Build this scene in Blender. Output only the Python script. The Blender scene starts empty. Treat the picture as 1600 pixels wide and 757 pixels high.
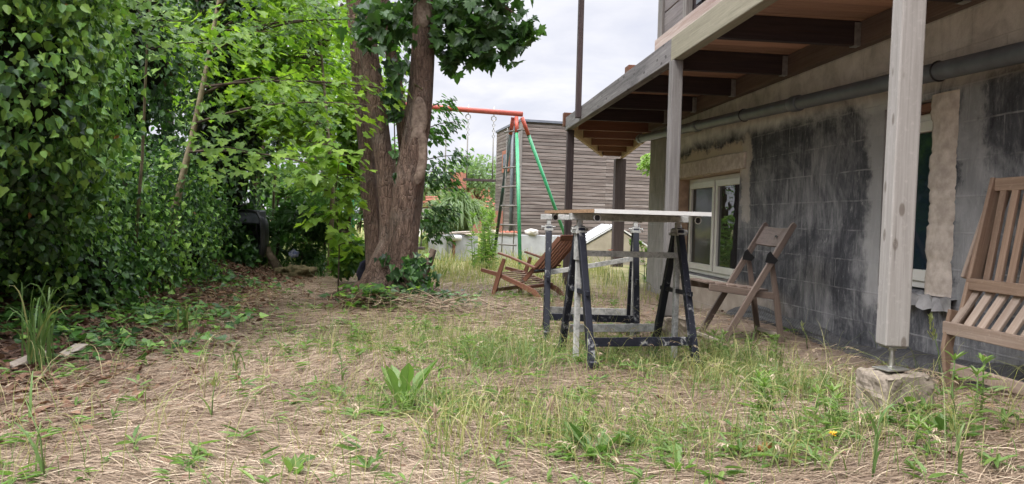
import bpy, bmesh, math, random
import numpy as np
from mathutils import Vector, Matrix, noise as mnoise
rad = math.radians
random.seed(7)
RG = np.random.default_rng(11)
SC = bpy.context.scene
COL = SC.collection

# ------------------------------------------------------------------ camera frame
FPX, PITCH, ROLL, CAMZ = 1160.0, rad(1.655), rad(1.5), 0.8
_f = Vector((0, math.cos(PITCH), -math.sin(PITCH)))
_r0 = Vector((1, 0, 0)); _u0 = _r0.cross(_f)
_r = _r0 * math.cos(ROLL) + _u0 * math.sin(ROLL)
_u = _r.cross(_f)
CAMP = Vector((0, 0, CAMZ))
def at(px, py, D):
    """world point seen at photo position (px, py) at forward distance D"""
    d = _f + _r * ((px - 800) / FPX) - _u * ((py - 378.5) / FPX)
    return CAMP + d * (D / d.y)

def sstep(a, b, x):
    t = np.clip((x - a) / (b - a), 0, 1)
    return t * t * (3 - 2 * t)
def gz(x, y):
    x = np.asarray(x, float); y = np.asarray(y, float)
    z = 0.135 * np.exp(-((x - 1.7) / .9) ** 2 - ((y - 2.5) / .9) ** 2)
    z = z + .05 * np.exp(-((x - 2.5) / .6) ** 2 - ((y - 3.6) / 1.0) ** 2)
    z = z + .05 * np.exp(-((x + 1.1) / .62) ** 2 - ((y - 7.1) / .6) ** 2)
    z = z + .42 * sstep(-2.1, -4.0, x + .10 * (y - 4)) * sstep(14, 10, y)
    z = z - .10 * np.exp(-((x - 1.9) / 1.0) ** 2 - ((y - 8.8) / 1.5) ** 2)
    z = z - .055 * np.exp(-((x - .95) / 1.3) ** 2 - ((y - 4.7) / 1.3) ** 2) + .012 * np.sin(x * 2.1 + .5) * np.sin(y * 1.7 + 1) + .012 * np.sin(x * 5.3 + y * 2.2) * np.sin(y * 4.1 - x)
    z = z + .006 * np.sin(x * 17 + 3 * np.sin(y * 5)) * np.sin(y * 15 + 2 * np.sin(x * 6))
    return z
def G(x, y): return float(gz(x, y))
def onground(px, py):
    D = 1.5
    while D < 80:
        p = at(px, py, D)
        if p.z <= G(p.x, p.y): return p
        D += .01
    return at(px, py, 40)

# ------------------------------------------------------------------ things and parts
TM = {}
def tag(o, label=None, cat=None, group=None, kind=None):
    if label: o['label'] = label
    if cat: o['category'] = cat
    if group: o['group'] = group
    if kind: o['kind'] = kind
    return o
def thing(name, label, cat, loc=(0, 0, 0), rz=0.0, group=None):
    o = bpy.data.objects.new(name, None); COL.objects.link(o)
    o.empty_display_size = .1
    o.location = loc; o.rotation_euler = (0, 0, rz)
    TM[o.name] = Matrix.Translation(Vector(loc)) @ Matrix.Rotation(rz, 4, 'Z')
    return tag(o, label, cat, group)
def link(name, me, mat, parent=None, smooth=False):
    o = bpy.data.objects.new(name, me); COL.objects.link(o)
    if mat is not None:
        for m in (mat if isinstance(mat, (list, tuple)) else [mat]): me.materials.append(m)
    if len(me.polygons):
        me.polygons.foreach_set('use_smooth', [smooth] * len(me.polygons))
    if parent is not None:
        o.parent = parent; TM[o.name] = TM[parent.name]
    else: TM[o.name] = Matrix.Identity(4)
    return o
def copy_tree(o, parent=None):
    c = o.copy(); COL.objects.link(c)
    if parent is not None: c.parent = parent
    TM[c.name] = TM.get(parent.name if parent else o.name)
    for ch in o.children: copy_tree(ch, c)
    return c

def frame(d, up=Vector((0, 0, 1))):
    d = d.normalized()
    if abs(d.dot(up)) > .985: up = Vector((0, 1, 0)) if abs(d.y) < .9 else Vector((1, 0, 0))
    s = d.cross(up).normalized()
    return d, s, s.cross(d).normalized()

class MB:
    def __init__(s): s.v = []; s.f = []; s.g = []; s.mi = []; s.sm = []
    def add(s, vs, fs, gs, mi=0, sm=False):
        b = len(s.v); s.v += [tuple(v) for v in vs]; s.g += [tuple(g) for g in gs]
        for f in fs: s.f.append([b + i for i in f]); s.mi.append(mi); s.sm.append(sm)
    def bar(s, p0, p1, w, h, up=(0, 0, 1), mi=0, w1=None, h1=None):
        """timber from p0 to p1, w across (horizontal), h along up"""
        p0 = Vector(p0); p1 = Vector(p1); d, a, b = frame(p1 - p0, Vector(up)); L = (p1 - p0).length
        w1 = w if w1 is None else w1; h1 = h if h1 is None else h1
        o = Vector((random.uniform(0, 20), random.uniform(0, 20), random.uniform(0, 20)))
        vs, gs = [], []
        for p, l, ww, hh in ((p0, 0, w, h), (p1, L, w1, h1)):
            for i, j in ((-1, -1), (1, -1), (1, 1), (-1, 1)):
                vs.append(p + a * (i * ww / 2) + b * (j * hh / 2)); gs.append(o + Vector((l, i * ww / 2, j * hh / 2)))
        s.add(vs, [(3, 2, 1, 0), (4, 5, 6, 7), (0, 1, 5, 4), (1, 2, 6, 5), (2, 3, 7, 6), (3, 0, 4, 7)], gs, mi); return s
    def box(s, lo, hi, mi=0):
        lo = Vector(lo); hi = Vector(hi); c = (lo + hi) / 2; d = hi - lo
        ax = max(range(3), key=lambda i: d[i])
        if ax == 0: return s.bar((lo.x, c.y, c.z), (hi.x, c.y, c.z), d.y, d.z, mi=mi)
        if ax == 1: return s.bar((c.x, lo.y, c.z), (c.x, hi.y, c.z), d.x, d.z, mi=mi)
        return s.bar((c.x, c.y, lo.z), (c.x, c.y, hi.z), d.x, d.y, up=(0, 1, 0), mi=mi)
    def strip(s, pts, w, h, up=(0, 0, 1)):
        """bent timber through pts: mitred box sweep"""
        pts = [Vector(p) for p in pts]; n = len(pts); o = Vector((random.uniform(0, 20), random.uniform(0, 20), 0)); L = 0
        vs, gs, fs = [], [], []
        for k, p in enumerate(pts):
            t = (pts[min(k + 1, n - 1)] - pts[max(k - 1, 0)])
            d, a, b = frame(t, Vector(up))
            if k: L += (p - pts[k - 1]).length
            ww, hh = (w[k] if isinstance(w, (list, tuple)) else w), (h[k] if isinstance(h, (list, tuple)) else h)
            for i, j in ((-1, -1), (1, -1), (1, 1), (-1, 1)):
                vs.append(p + a * (i * ww / 2) + b * (j * hh / 2)); gs.append(o + Vector((L, i * ww / 2, j * hh / 2)))
        for k in range(n - 1):
            q = 4 * k
            for i in range(4): fs.append((q + i, q + (i + 1) % 4, q + 4 + (i + 1) % 4, q + 4 + i))
        fs += [(3, 2, 1, 0), tuple(4 * (n - 1) + i for i in range(4))]
        s.add(vs, fs, gs); return s
    def tube(s, pts, r, seg=8, cap=True, bump=0.0, seed=0, mi=0):
        pts = [Vector(p) for p in pts]; n = len(pts); L = 0
        o = Vector((random.uniform(0, 20), 0, 0)); vs, gs, fs = [], [], []
        a = None
        for k, p in enumerate(pts):
            t = (pts[min(k + 1, n - 1)] - pts[max(k - 1, 0)]).normalized()
            if a is None: _, a, b = frame(t)
            else:
                a = (a - t * a.dot(t)).normalized()
            b = t.cross(a)
            if k: L += (p - pts[k - 1]).length
            rr = r[k] if isinstance(r, (list, tuple)) else r
            for i in range(seg):
                th = 2 * math.pi * i / seg; dv = a * math.cos(th) + b * math.sin(th)
                q = rr
                if bump: q *= 1 + bump * mnoise.noise(Vector((dv.x * 1.6 + seed, dv.y * 1.6, p.z * 2.2))) + bump * .6 * mnoise.noise(Vector((dv.x * 5 + seed, dv.y * 5, p.z * 7)))
                vs.append(p + dv * q); gs.append(o + Vector((L, math.cos(th) * rr, math.sin(th) * rr)))
        for k in range(n - 1):
            for i in range(seg):
                fs.append((k * seg + i, k * seg + (i + 1) % seg, (k + 1) * seg + (i + 1) % seg, (k + 1) * seg + i))
        s.add(vs, fs, gs, mi, True)
        if cap:
            b0 = len(s.v) - n * seg
            s.f += [[b0 + i for i in reversed(range(seg))], [b0 + (n - 1) * seg + i for i in range(seg)]]
            s.mi += [mi, mi]; s.sm += [False, False]
        return s
    def rod(s, p0, p1, r, seg=8, mi=0): return s.tube([p0, p1], r, seg, mi=mi)
    def torus(s, c, axis, R, r, n=14, m=6):
        d, a, b = frame(Vector(axis)); c = Vector(c); vs, fs, gs = [], [], []
        for i in range(n):
            th = 2 * math.pi * i / n; o = a * math.cos(th) + b * math.sin(th)
            for j in range(m):
                ph = 2 * math.pi * j / m
                vs.append(c + o * (R + r * math.cos(ph)) + d * (r * math.sin(ph))); gs.append((th, ph, 0))
        for i in range(n):
            for j in range(m):
                fs.append((i * m + j, ((i + 1) % n) * m + j, ((i + 1) % n) * m + (j + 1) % m, i * m + (j + 1) % m))
        s.add(vs, fs, gs, 0, True); return s
    def blob(s, c, r, sub=3, amp=.15, fr=2.0, seed=0):
        bm = bmesh.new(); bmesh.ops.create_icosphere(bm, subdivisions=sub, radius=1)
        vs = []
        for v in bm.verts:
            p = v.co.copy(); k = 1 + amp * mnoise.noise(p * fr + Vector((seed, seed * .7, 0))) + amp * .5 * mnoise.noise(p * fr * 2.7 + Vector((seed, 0, 3)))
            vs.append(Vector(c) + Vector((p.x * r[0] * k, p.y * r[1] * k, p.z * r[2] * k)))
        s.add(vs, [[v.index for v in f.verts] for f in bm.faces], vs, 0, True); bm.free(); return s
    def prism(s, poly, z0, z1, mi=0):
        n = len(poly); vs = [(p[0], p[1], z0) for p in poly] + [(p[0], p[1], z1) for p in poly]
        fs = [tuple(reversed(range(n))), tuple(range(n, 2 * n))] + [(i, (i + 1) % n, n + (i + 1) % n, n + i) for i in range(n)]
        s.add(vs, fs, vs, mi); return s
    def build(s, name, mat, parent=None, world=False, bevel=0.0, smooth=None):
        vs = s.v
        if world and parent is not None:
            inv = TM[parent.name].inverted(); vs = [tuple(inv @ Vector(v)) for v in vs]
        me = bpy.data.meshes.new(name); me.from_pydata(vs, [], s.f)
        at_ = me.attributes.new('gc', 'FLOAT_VECTOR', 'POINT')
        at_.data.foreach_set('vector', np.array(s.g, dtype=np.float32).ravel())
        o = link(name, me, mat, parent)
        me.polygons.foreach_set('use_smooth', [bool(x) if smooth is None else smooth for x in s.sm])
        if any(s.mi): me.polygons.foreach_set('material_index', s.mi)
        me.update()
        if bevel:
            b = o.modifiers.new('bevel', 'BEVEL'); b.width = bevel; b.segments = 2; b.limit_method = 'ANGLE'; b.angle_limit = rad(50)
        return o

# ------------------------------------------------------------------ numpy meshes: leaves and blades
def np_mesh(name, V, F, mat, v=None, parent=None, smooth=False, world=True):
    V = np.asarray(V, np.float32); F = np.asarray(F, np.int32)
    if parent is not None and world:
        inv = np.array(TM[parent.name].inverted()); V = (V @ inv[:3, :3].T + inv[:3, 3]).astype(np.float32)
    me = bpy.data.meshes.new(name); n, k = F.shape
    me.vertices.add(len(V)); me.vertices.foreach_set('co', V.ravel())
    me.loops.add(n * k); me.loops.foreach_set('vertex_index', F.ravel())
    me.polygons.add(n); me.polygons.foreach_set('loop_start', np.arange(0, n * k, k, dtype=np.int32))
    me.update(calc_edges=True)
    if v is not None:
        a = me.attributes.new('v', 'FLOAT', 'FACE'); a.data.foreach_set('value', np.asarray(v, np.float32))
    return link(name, me, mat, parent, smooth)
def tmpl(half, fold=.12, droop=.0):
    """leaf outline given as its right half from base to tip; folded along the midrib"""
    h = [(x, y) for x, y in half]
    k = len(h); V = []
    for x, y in h: V.append((x, y, abs(x) * fold * 2 - droop * y * y))
    for x, y in h[1:-1]: V.append((-x, y, abs(x) * fold * 2 - droop * y * y))
    R = list(range(k)); Lf = [0, k - 1] + [k + i for i in reversed(range(k - 2))]
    return np.array(V, float), np.array([R, Lf], int)
T_IVY = tmpl([(0, 0), (.30, -.10), (.52, .12), (.34, .38), (.20, .62), (0, 1.0)], .10, .12)
T_MAPLE = tmpl([(0, 0), (.20, -.10), (.46, -.14), (.40, .06), (.72, .30), (.48, .36), (.52, .56), (.26, .50), (.20, .74), (0, 1.0)], .08, .15)
T_ELL = tmpl([(0, 0), (.24, .22), (.26, .55), (0, 1.0)], .12, .15)
T_LANCE = tmpl([(0, 0), (.10, .3), (.085, .65), (0, 1.0)], .12, .25)
T_DOCK = tmpl([(0, 0), (.03, .15), (.10, .22), (.07, .34), (.15, .42), (.10, .52), (.17, .66), (.15, .82), (0, 1.0)], .12, .20)
def nrm(a): return a / np.maximum(np.linalg.norm(a, axis=-1, keepdims=True), 1e-9)
def leaves(name, P, Dr, Nn, S, T, mat, v, parent=None):
    P, Dr, Nn, S = (np.asarray(a, float) for a in (P, Dr, Nn, S))
    y = nrm(Dr); z = nrm(Nn - y * (Nn * y).sum(1, keepdims=True)); x = np.cross(y, z)
    TV, TF = T; k = len(TV); n = len(P)
    V = P[:, None, :] + S[:, None, None] * (TV[None, :, 0:1] * x[:, None, :] + TV[None, :, 1:2] * y[:, None, :] + TV[None, :, 2:3] * z[:, None, :])
    F = (TF[None, :, :] + (np.arange(n) * k)[:, None, None]).reshape(-1, TF.shape[1])
    return np_mesh(name, V.reshape(-1, 3), F, mat, np.repeat(np.asarray(v), len(TF)), parent)
def strips(name, P0, P1, P2, W, mat, v, segs=3, parent=None, twist=.6, tip=.15):
    P0, P1, P2 = (np.asarray(a, float) for a in (P0, P1, P2)); n = len(P0)
    t = np.linspace(0, 1, segs + 1)[None, :, None]
    C = (1 - t) ** 2 * P0[:, None] + 2 * t * (1 - t) * P1[:, None] + t ** 2 * P2[:, None]
    d = nrm(P2 - P0); up = nrm(np.array([0, 0, 1.0]) + RG.normal(0, twist, (n, 3)))
    sd = nrm(np.cross(d, up))
    w = np.asarray(W)[:, None, None] * (1 - (1 - tip) * t ** 1.6) * .5
    V = np.stack([C - sd[:, None] * w, C + sd[:, None] * w], 2).reshape(-1, 3)
    b = (np.arange(n) * (segs + 1) * 2)[:, None] + (np.arange(segs) * 2)[None, :]
    F = np.stack([b, b + 1, b + 3, b + 2], -1).reshape(-1, 4)
    return np_mesh(name, V, F, mat, np.repeat(np.asarray(v), segs), parent)
def fnoise(x, y, s, seed=0):
    """cheap smooth 2-D noise in 0..1"""
    a = np.sin(x * s + seed * 1.7 + 1.3 * np.sin(y * s * .7 + seed)) + np.sin(y * s * 1.1 - seed * 2.1 + 1.1 * np.sin(x * s * .9 + 2 * seed))
    b = np.sin((x + y) * s * 1.9 + seed * 3) * np.sin((x - y) * s * 1.6 - seed)
    return np.clip(.5 + .19 * a + .14 * b, 0, 1)

# ------------------------------------------------------------------ materials
def newmat(name):
    m = bpy.data.materials.new(name); m.use_nodes = True; nt = m.node_tree; nt.nodes.clear()
    return m, nt
class NT:
    def __init__(s, nt): s.nt = nt
    def n(s, t, **k):
        x = s.nt.nodes.new(t)
        for a, b in k.items():
            if a == 'ins':
                for i, val in b.items():
                    if hasattr(val, 'is_output'): s.nt.links.new(val, x.inputs[i])
                    else: x.inputs[i].default_value = val
            else: setattr(x, a, b)
        return x
    def mapv(s, vec, sc=(1, 1, 1), loc=(0, 0, 0)):
        return s.n('ShaderNodeMapping', ins={'Vector': vec, 'Scale': sc, 'Location': loc}).outputs[0]
    def noise(s, vec, scale=5, detail=4, rough=.55, dist=0):
        return s.n('ShaderNodeTexNoise', ins={'Vector': vec, 'Scale': scale, 'Detail': detail, 'Roughness': rough, 'Distortion': dist}).outputs['Fac']
    def ramp(s, fac, stops, interp='LINEAR'):
        r = s.n('ShaderNodeValToRGB', ins={'Fac': fac}); e = r.color_ramp.elements; r.color_ramp.interpolation = interp
        while len(e) < len(stops): e.new(.5)
        for el, (p, c) in zip(e, stops):
            el.position = p; el.color = (c if len(c) == 4 else (*c, 1)) if isinstance(c, tuple) else (c, c, c, 1)
        return r.outputs[0]
    def mix(s, fac, a, b, mode='MIX'):
        x = s.n('ShaderNodeMix', data_type='RGBA', blend_type=mode)
        for i, val in ((0, fac), (6, a), (7, b)):
            if hasattr(val, 'is_output'): s.nt.links.new(val, x.inputs[i])
            else: x.inputs[i].default_value = val if i == 0 else (*val, 1)[:4]
        return x.outputs[2]
    def math(s, op, a, b=0.0, clamp=False):
        return s.n('ShaderNodeMath', operation=op, use_clamp=clamp, ins={0: a, 1: b}).outputs[0]
    def attr(s, name): return s.n('ShaderNodeAttribute', attribute_name=name)
    def bump(s, h, st=.3, d=.01): return s.n('ShaderNodeBump', ins={'Height': h, 'Strength': st, 'Distance': d}).outputs[0]
    def bsdf(s, col, rough=.6, metal=0, spec=.5, normal=None, **k):
        b = s.n('ShaderNodeBsdfPrincipled', ins={'Base Color': col if hasattr(col, 'is_output') else (*col, 1)[:4], 'Roughness': rough, 'Metallic': metal, 'Specular IOR Level': spec})
        for a, val in k.items():
            key = a.replace('_', ' ')
            if hasattr(val, 'is_output'): s.nt.links.new(val, b.inputs[key])
            else: b.inputs[key].default_value = val
        if normal is not None: s.nt.links.new(normal, b.inputs['Normal'])
        return b.outputs[0]
    def out(s, sh): s.nt.links.new(sh, s.n('ShaderNodeOutputMaterial').inputs[0])
def wood(name, c1, c2, c3, rough=.75, knots=False, stain=.5, gs=1.0, spec=.25):
    m, nt = newmat(name); t = NT(nt); g = t.attr('gc').outputs['Vector']
    fine = t.noise(t.mapv(g, (2.2 * gs, 70 * gs, 70 * gs)), 1, 5, .65, .6)
    wide = t.noise(t.mapv(g, (1.0, 14, 14)), 1, 3, .6, .8)
    col = t.mix(t.ramp(fine, [(.30, 0.0), (.72, 1.0)]), c1, c2)
    col = t.mix(t.math('MULTIPLY', t.ramp(wide, [(.42, 0.0), (.75, 1.0)]), stain), col, c3)
    rnd_ = t.n('ShaderNodeNewGeometry').outputs['Random Per Island']; k_ = t.math('ADD', t.math('MULTIPLY', rnd_, .5), .75)
    col = t.mix(1.0, col, t.n('ShaderNodeCombineXYZ', ins={0: k_, 1: k_, 2: k_}).outputs[0], 'MULTIPLY')
    h = fine
    if knots:
        vn = t.n('ShaderNodeTexVoronoi', feature='F1', ins={'Vector': t.mapv(g, (6.5, 15, 15)), 'Scale': 1.0, 'Randomness': 1.0}).outputs['Distance']
        kn = t.ramp(vn, [(.0, 1.0), (.13, .9), (.19, 0.0)])
        col = t.mix(t.math('MULTIPLY', kn, .75), col, (c3[0] * .5, c3[1] * .42, c3[2] * .36))
    crk = t.noise(t.mapv(g, (1.6, 95, 95)), 1, 3, .6, .4); col = t.mix(t.math('MULTIPLY', t.ramp(crk, [(.66, 0.0), (.72, 1.0)]), .55), col, (c3[0] * .45, c3[1] * .42, c3[2] * .4))
    spk = t.noise(g, 45, 4, .7)
    col = t.mix(t.math('MULTIPLY', t.ramp(spk, [(.55, 0.0), (.8, 1.0)]), .35), col, (c2[0] * 1.25, c2[1] * 1.25, c2[2] * 1.25))
    t.out(t.bsdf(col, rough, 0, spec, t.bump(h, .45, .003))); return m
def leafmat(name, stops, trans, rough=.45, spec=.5, tw=.45, backs=None):
    m, nt = newmat(name); t = NT(nt); v = t.attr('v').outputs['Fac']
    rnd = t.n('ShaderNodeNewGeometry').outputs['Random Per Island']
    f = t.math('ADD', v, t.math('MULTIPLY', t.math('SUBTRACT', rnd, .5), .30), True)
    col = t.ramp(f, stops)
    p = t.bsdf(col, rough, 0, spec)
    tr = t.n('ShaderNodeBsdfTranslucent', ins={'Color': t.mix(1.0, col, trans, 'MULTIPLY')}).outputs[0]
    x = t.n('ShaderNodeMixShader', ins={0: tw, 1: p, 2: tr}).outputs[0]
    t.out(x); return m
def plain(name, c, rough=.5, metal=0, spec=.5, var=.12, sc=20, c2=None, bump=.15):
    m, nt = newmat(name); t = NT(nt); o = t.n('ShaderNodeTexCoord').outputs['Object']
    n_ = t.noise(o, sc, 5, .6); c2 = c2 or tuple(max(0, k * (1 - 2.5 * var)) for k in c)
    col = t.mix(t.ramp(n_, [(.35, 0.0), (.7, 1.0)]), c2, c)
    t.out(t.bsdf(col, rough, metal, spec, t.bump(n_, bump, .003))); return m
# materials of the place
M_POST_NEW = wood('pale_new_timber', (.225, .208, .186), (.325, .305, .28), (.165, .15, .132), .8, True, .45)
M_POST_OLD = wood('grey_timber', (.13, .12, .112), (.235, .22, .205), (.08, .072, .066), .8, False, .6)
M_POST_DARK = wood('dark_stained_timber', (.055, .04, .04), (.10, .076, .073), (.035, .026, .026), .75, False, .6)
M_BEAM = wood('weathered_beam_timber', (.14, .13, .128), (.30, .28, .27), (.035, .03, .03), .8, True, .75)
M_BEAM_NEW = wood('greenish_new_beam_timber', (.21, .19, .135), (.31, .285, .21), (.13, .115, .08), .75, False, .4)
M_PLANK_PINK = wood('scuffed_sill_timber', (.36, .29, .25), (.52, .45, .41), (.22, .11, .08), .8, False, .6)
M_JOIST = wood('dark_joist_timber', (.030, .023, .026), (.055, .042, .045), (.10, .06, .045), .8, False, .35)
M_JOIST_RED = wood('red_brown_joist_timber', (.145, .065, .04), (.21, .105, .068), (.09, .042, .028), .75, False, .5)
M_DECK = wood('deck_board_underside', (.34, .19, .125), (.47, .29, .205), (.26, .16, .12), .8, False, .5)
M_LEDGER = wood('brown_ledger_timber', (.12, .085, .07), (.20, .15, .12), (.08, .06, .05), .85, False, .5)
M_TRIM = wood('light_edge_trim', (.25, .165, .105), (.34, .24, .155), (.18, .115, .075), .75, False, .4)
M_CLAD = wood('dark_upper_cladding', (.13, .115, .112), (.24, .215, .21), (.08, .068, .068), .8, False, .6)
M_TEAK = wood('red_brown_chair_timber', (.155, .066, .040), (.24, .115, .072), (.09, .037, .024), .6, False, .55)
M_TEAK_GREY = wood('silvered_chair_timber', (.28, .205, .15), (.41, .325, .255), (.19, .115, .075), .75, False, .55)
M_LOUNGE = wood('worn_brown_chair_timber', (.235, .15, .098), (.37, .26, .18), (.13, .078, .05), .7, False, .6)
M_BISTRO = wood('mauve_brown_chair_timber', (.128, .093, .075), (.195, .15, .122), (.088, .062, .05), .5, False, .4)
M_BOARD_GREY = wood('bleached_board', (.30, .25, .20), (.42, .36, .30), (.2, .15, .12), .85, False, .5)
M_GALV = plain('galvanised_steel', (.42, .43, .43), .5, .55, .5, .18, 30, (.24, .25, .25))
M_STEEL = plain('zinc_plated_steel', (.45, .44, .40), .4, .8, .5, .1, 40)
M_BLACKPL = plain('black_plastic', (.014, .014, .015), .35, 0, .5, .1, 25)
M_WHITEPL = plain('white_plastic', (.62, .61, .58), .35, 0, .5, .05, 10)
M_PIPE = plain('grey_drain_plastic', (.125, .14, .155), .45, 0, .4, .14, 8, (.085, .092, .10))
M_PVC = plain('window_white_pvc', (.62, .59, .52), .35, 0, .5, .05, 6)
M_ROPE = plain('grey_rope', (.24, .23, .21), .8, 0, .2, .1, 60)
M_RED = plain('red_orange_paint', (.42, .075, .042), .5, 0, .4, .10, 14, (.27, .06, .04))
M_STONE = plain('pale_stone', (.42, .37, .30), .9, 0, .2, .14, 9, (.27, .23, .18), .6)
M_CONC = plain('rough_concrete', (.25, .21, .165), .95, 0, .15, .14, 70, (.165, .138, .108), .8)
M_BRICKRED = plain('red_brick_pieces', (.36, .12, .075), .9, 0, .2, .15, 12)
M_GRAVELW = plain('white_limestone', (.60, .57, .52), .9, 0, .2, .12, 8, (.42, .39, .35), .6)
M_MEMB = plain('black_studded_membrane', (.075, .072, .07), .6, 0, .35, .2, 16, (.04, .038, .037))
M_TORN = plain('torn_grey_flashing', (.34, .32, .30), .7, 0, .3, .2, 10)
M_LIDW = plain('white_cover_sheet', (.72, .73, .74), .35, 0, .5, .05, 6)

def wire_paint():
    """chipped paint on trestle legs with white plaster splashes"""
    m, nt = newmat('splattered_blue_black_paint'); t = NT(nt); o = t.n('ShaderNodeTexCoord').outputs['Object']
    n1 = t.noise(o, 26, 6, .72, .6); n2 = t.noise(t.mapv(o, (1, 1, .35)), 9, 4, .7, .4)
    f = t.math('ADD', t.math('MULTIPLY', n1, .6), t.math('MULTIPLY', n2, .5))
    col = t.ramp(f, [(.0, (.006, .007, .011)), (.60, (.009, .010, .017)), (.65, (.16, .16, .16)), (.75, (.45, .44, .41))])
    t.out(t.bsdf(col, t.ramp(f, [(.5, .45), (.66, .85)]), 0, .3, t.bump(n1, .3, .002))); return m
M_LEG = wire_paint()
def strut_mat():
    m, nt = newmat('plaster_crusted_steel'); t = NT(nt); o = t.n('ShaderNodeTexCoord').outputs['Object']
    n1 = t.noise(o, 34, 6, .7, .6); n2 = t.noise(o, 8, 3, .6)
    f = t.math('ADD', t.math('MULTIPLY', n1, .65), t.math('MULTIPLY', n2, .35))
    col = t.ramp(f, [(.32, (.12, .12, .11)), (.48, (.30, .30, .28)), (.62, (.46, .45, .42))])
    t.out(t.bsdf(col, .75, .1, .4, t.bump(n1, .5, .003))); return m
M_STRUT = strut_mat()
def green_mat():
    m, nt = newmat('chipped_green_paint'); t = NT(nt); o = t.n('ShaderNodeTexCoord').outputs['Object']
    n1 = t.noise(t.mapv(o, (1, 1, .6)), 7, 5, .75, .5)
    col = t.ramp(n1, [(.0, (.02, .03, .035)), (.34, (.03, .05, .045)), (.40, (.03, .235, .10)), (.8, (.05, .33, .15))])
    t.out(t.bsdf(col, .42, 0, .5)); return m
M_GREEN = green_mat()
M_GREEN_DK = plain('dark_green_black', (.012, .05, .03), .5, 0, .4, .2, 6, (.012, .014, .016))  # blacker green than the other swing legs
def glass_mat(name, tint, rough, spec=.8):
    m, nt = newmat(name); t = NT(nt); o = t.n('ShaderNodeTexCoord').outputs['Object']
    n1 = t.noise(o, 3.2, 2, .5)
    t.out(t.bsdf(tint, rough, 0, spec, t.bump(n1, .10, .02), IOR=1.5)); return m
M_GLASS = glass_mat('window_glass', (.012, .014, .014), .015)
M_GLASS_DULL = glass_mat('dull_window_glass', (.030, .027, .022), .10, .12)  # browner, rougher and less reflective than the clear pane
M_GLASS_BLUE = glass_mat('blue_dark_glass', (.012, .022, .032), .05)

# ------------------------------------------------------------------ ground
def ground_mat():
    m, nt = newmat('dry_earth'); t = NT(nt); o = t.n('ShaderNodeTexCoord').outputs['Object']
    sx = t.n('ShaderNodeSeparateXYZ', ins={0: o})
    big = t.noise(o, .9, 5, .6); fine = t.noise(o, 34, 6, .7); mid = t.noise(t.mapv(o, (3, 14, 6)), 2.2, 5, .65, 1.2)
    earth = t.ramp(fine, [(.3, (.105, .07, .05)), (.5, (.19, .135, .098)), (.72, (.30, .225, .165))])
    straw = t.ramp(mid, [(.3, (.13, .09, .066)), (.55, (.26, .19, .14)), (.75, (.36, .28, .21))])
    c = t.mix(t.ramp(big, [(.40, 0.15), (.58, .85)]), earth, straw)
    # bare trodden strip along the house and leaf mould under the hedge
    d = t.math('ADD', sx.outputs[0], t.math('MULTIPLY', sx.outputs[1], .11))
    c = t.mix(t.math('MULTIPLY', t.n('ShaderNodeMapRange', interpolation_type='SMOOTHSTEP', ins={0: d, 1: 1.75, 2: 2.35}).outputs[0], .85), c,
              t.ramp(fine, [(.3, (.15, .11, .085)), (.55, (.25, .19, .145)), (.75, (.33, .26, .205))]))
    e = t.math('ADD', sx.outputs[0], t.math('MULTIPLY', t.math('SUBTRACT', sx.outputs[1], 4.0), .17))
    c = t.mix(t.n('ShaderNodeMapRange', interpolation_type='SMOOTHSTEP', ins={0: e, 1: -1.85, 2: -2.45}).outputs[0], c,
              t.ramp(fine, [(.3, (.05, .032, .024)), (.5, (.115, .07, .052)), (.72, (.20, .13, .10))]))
    c = t.mix(t.n('ShaderNodeMapRange', interpolation_type='SMOOTHSTEP', ins={0: sx.outputs[1], 1: 8.0, 2: 11.0}).outputs[0], c,
              t.ramp(t.noise(o, 3, 5, .65), [(.35, (.12, .13, .045)), (.6, (.27, .235, .12)), (.75, (.19, .2, .07))]))
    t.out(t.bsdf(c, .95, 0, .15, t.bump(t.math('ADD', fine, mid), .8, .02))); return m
xs = np.concatenate([np.linspace(-90, -8, 22), np.linspace(-7.8, 7.8, 157), np.linspace(8, 90, 22)])
ys = np.concatenate([np.linspace(-30, .8, 12), np.linspace(.9, 16, 152), np.linspace(16.5, 160, 40)])
X, Y = np.meshgrid(xs, ys); Z = gz(X, Y)
nx, ny = len(xs), len(ys); idx = np.arange(nx * ny).reshape(ny, nx)
gq = np.stack([idx[:-1, :-1], idx[:-1, 1:], idx[1:, 1:], idx[1:, :-1]], -1).reshape(-1, 4)
ground = np_mesh('ground', np.stack([X, Y, Z], -1).reshape(-1, 3), gq, ground_mat(), smooth=True)
tag(ground, 'dry brown garden ground strewn with mown straw', 'ground', kind='structure')

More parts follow.
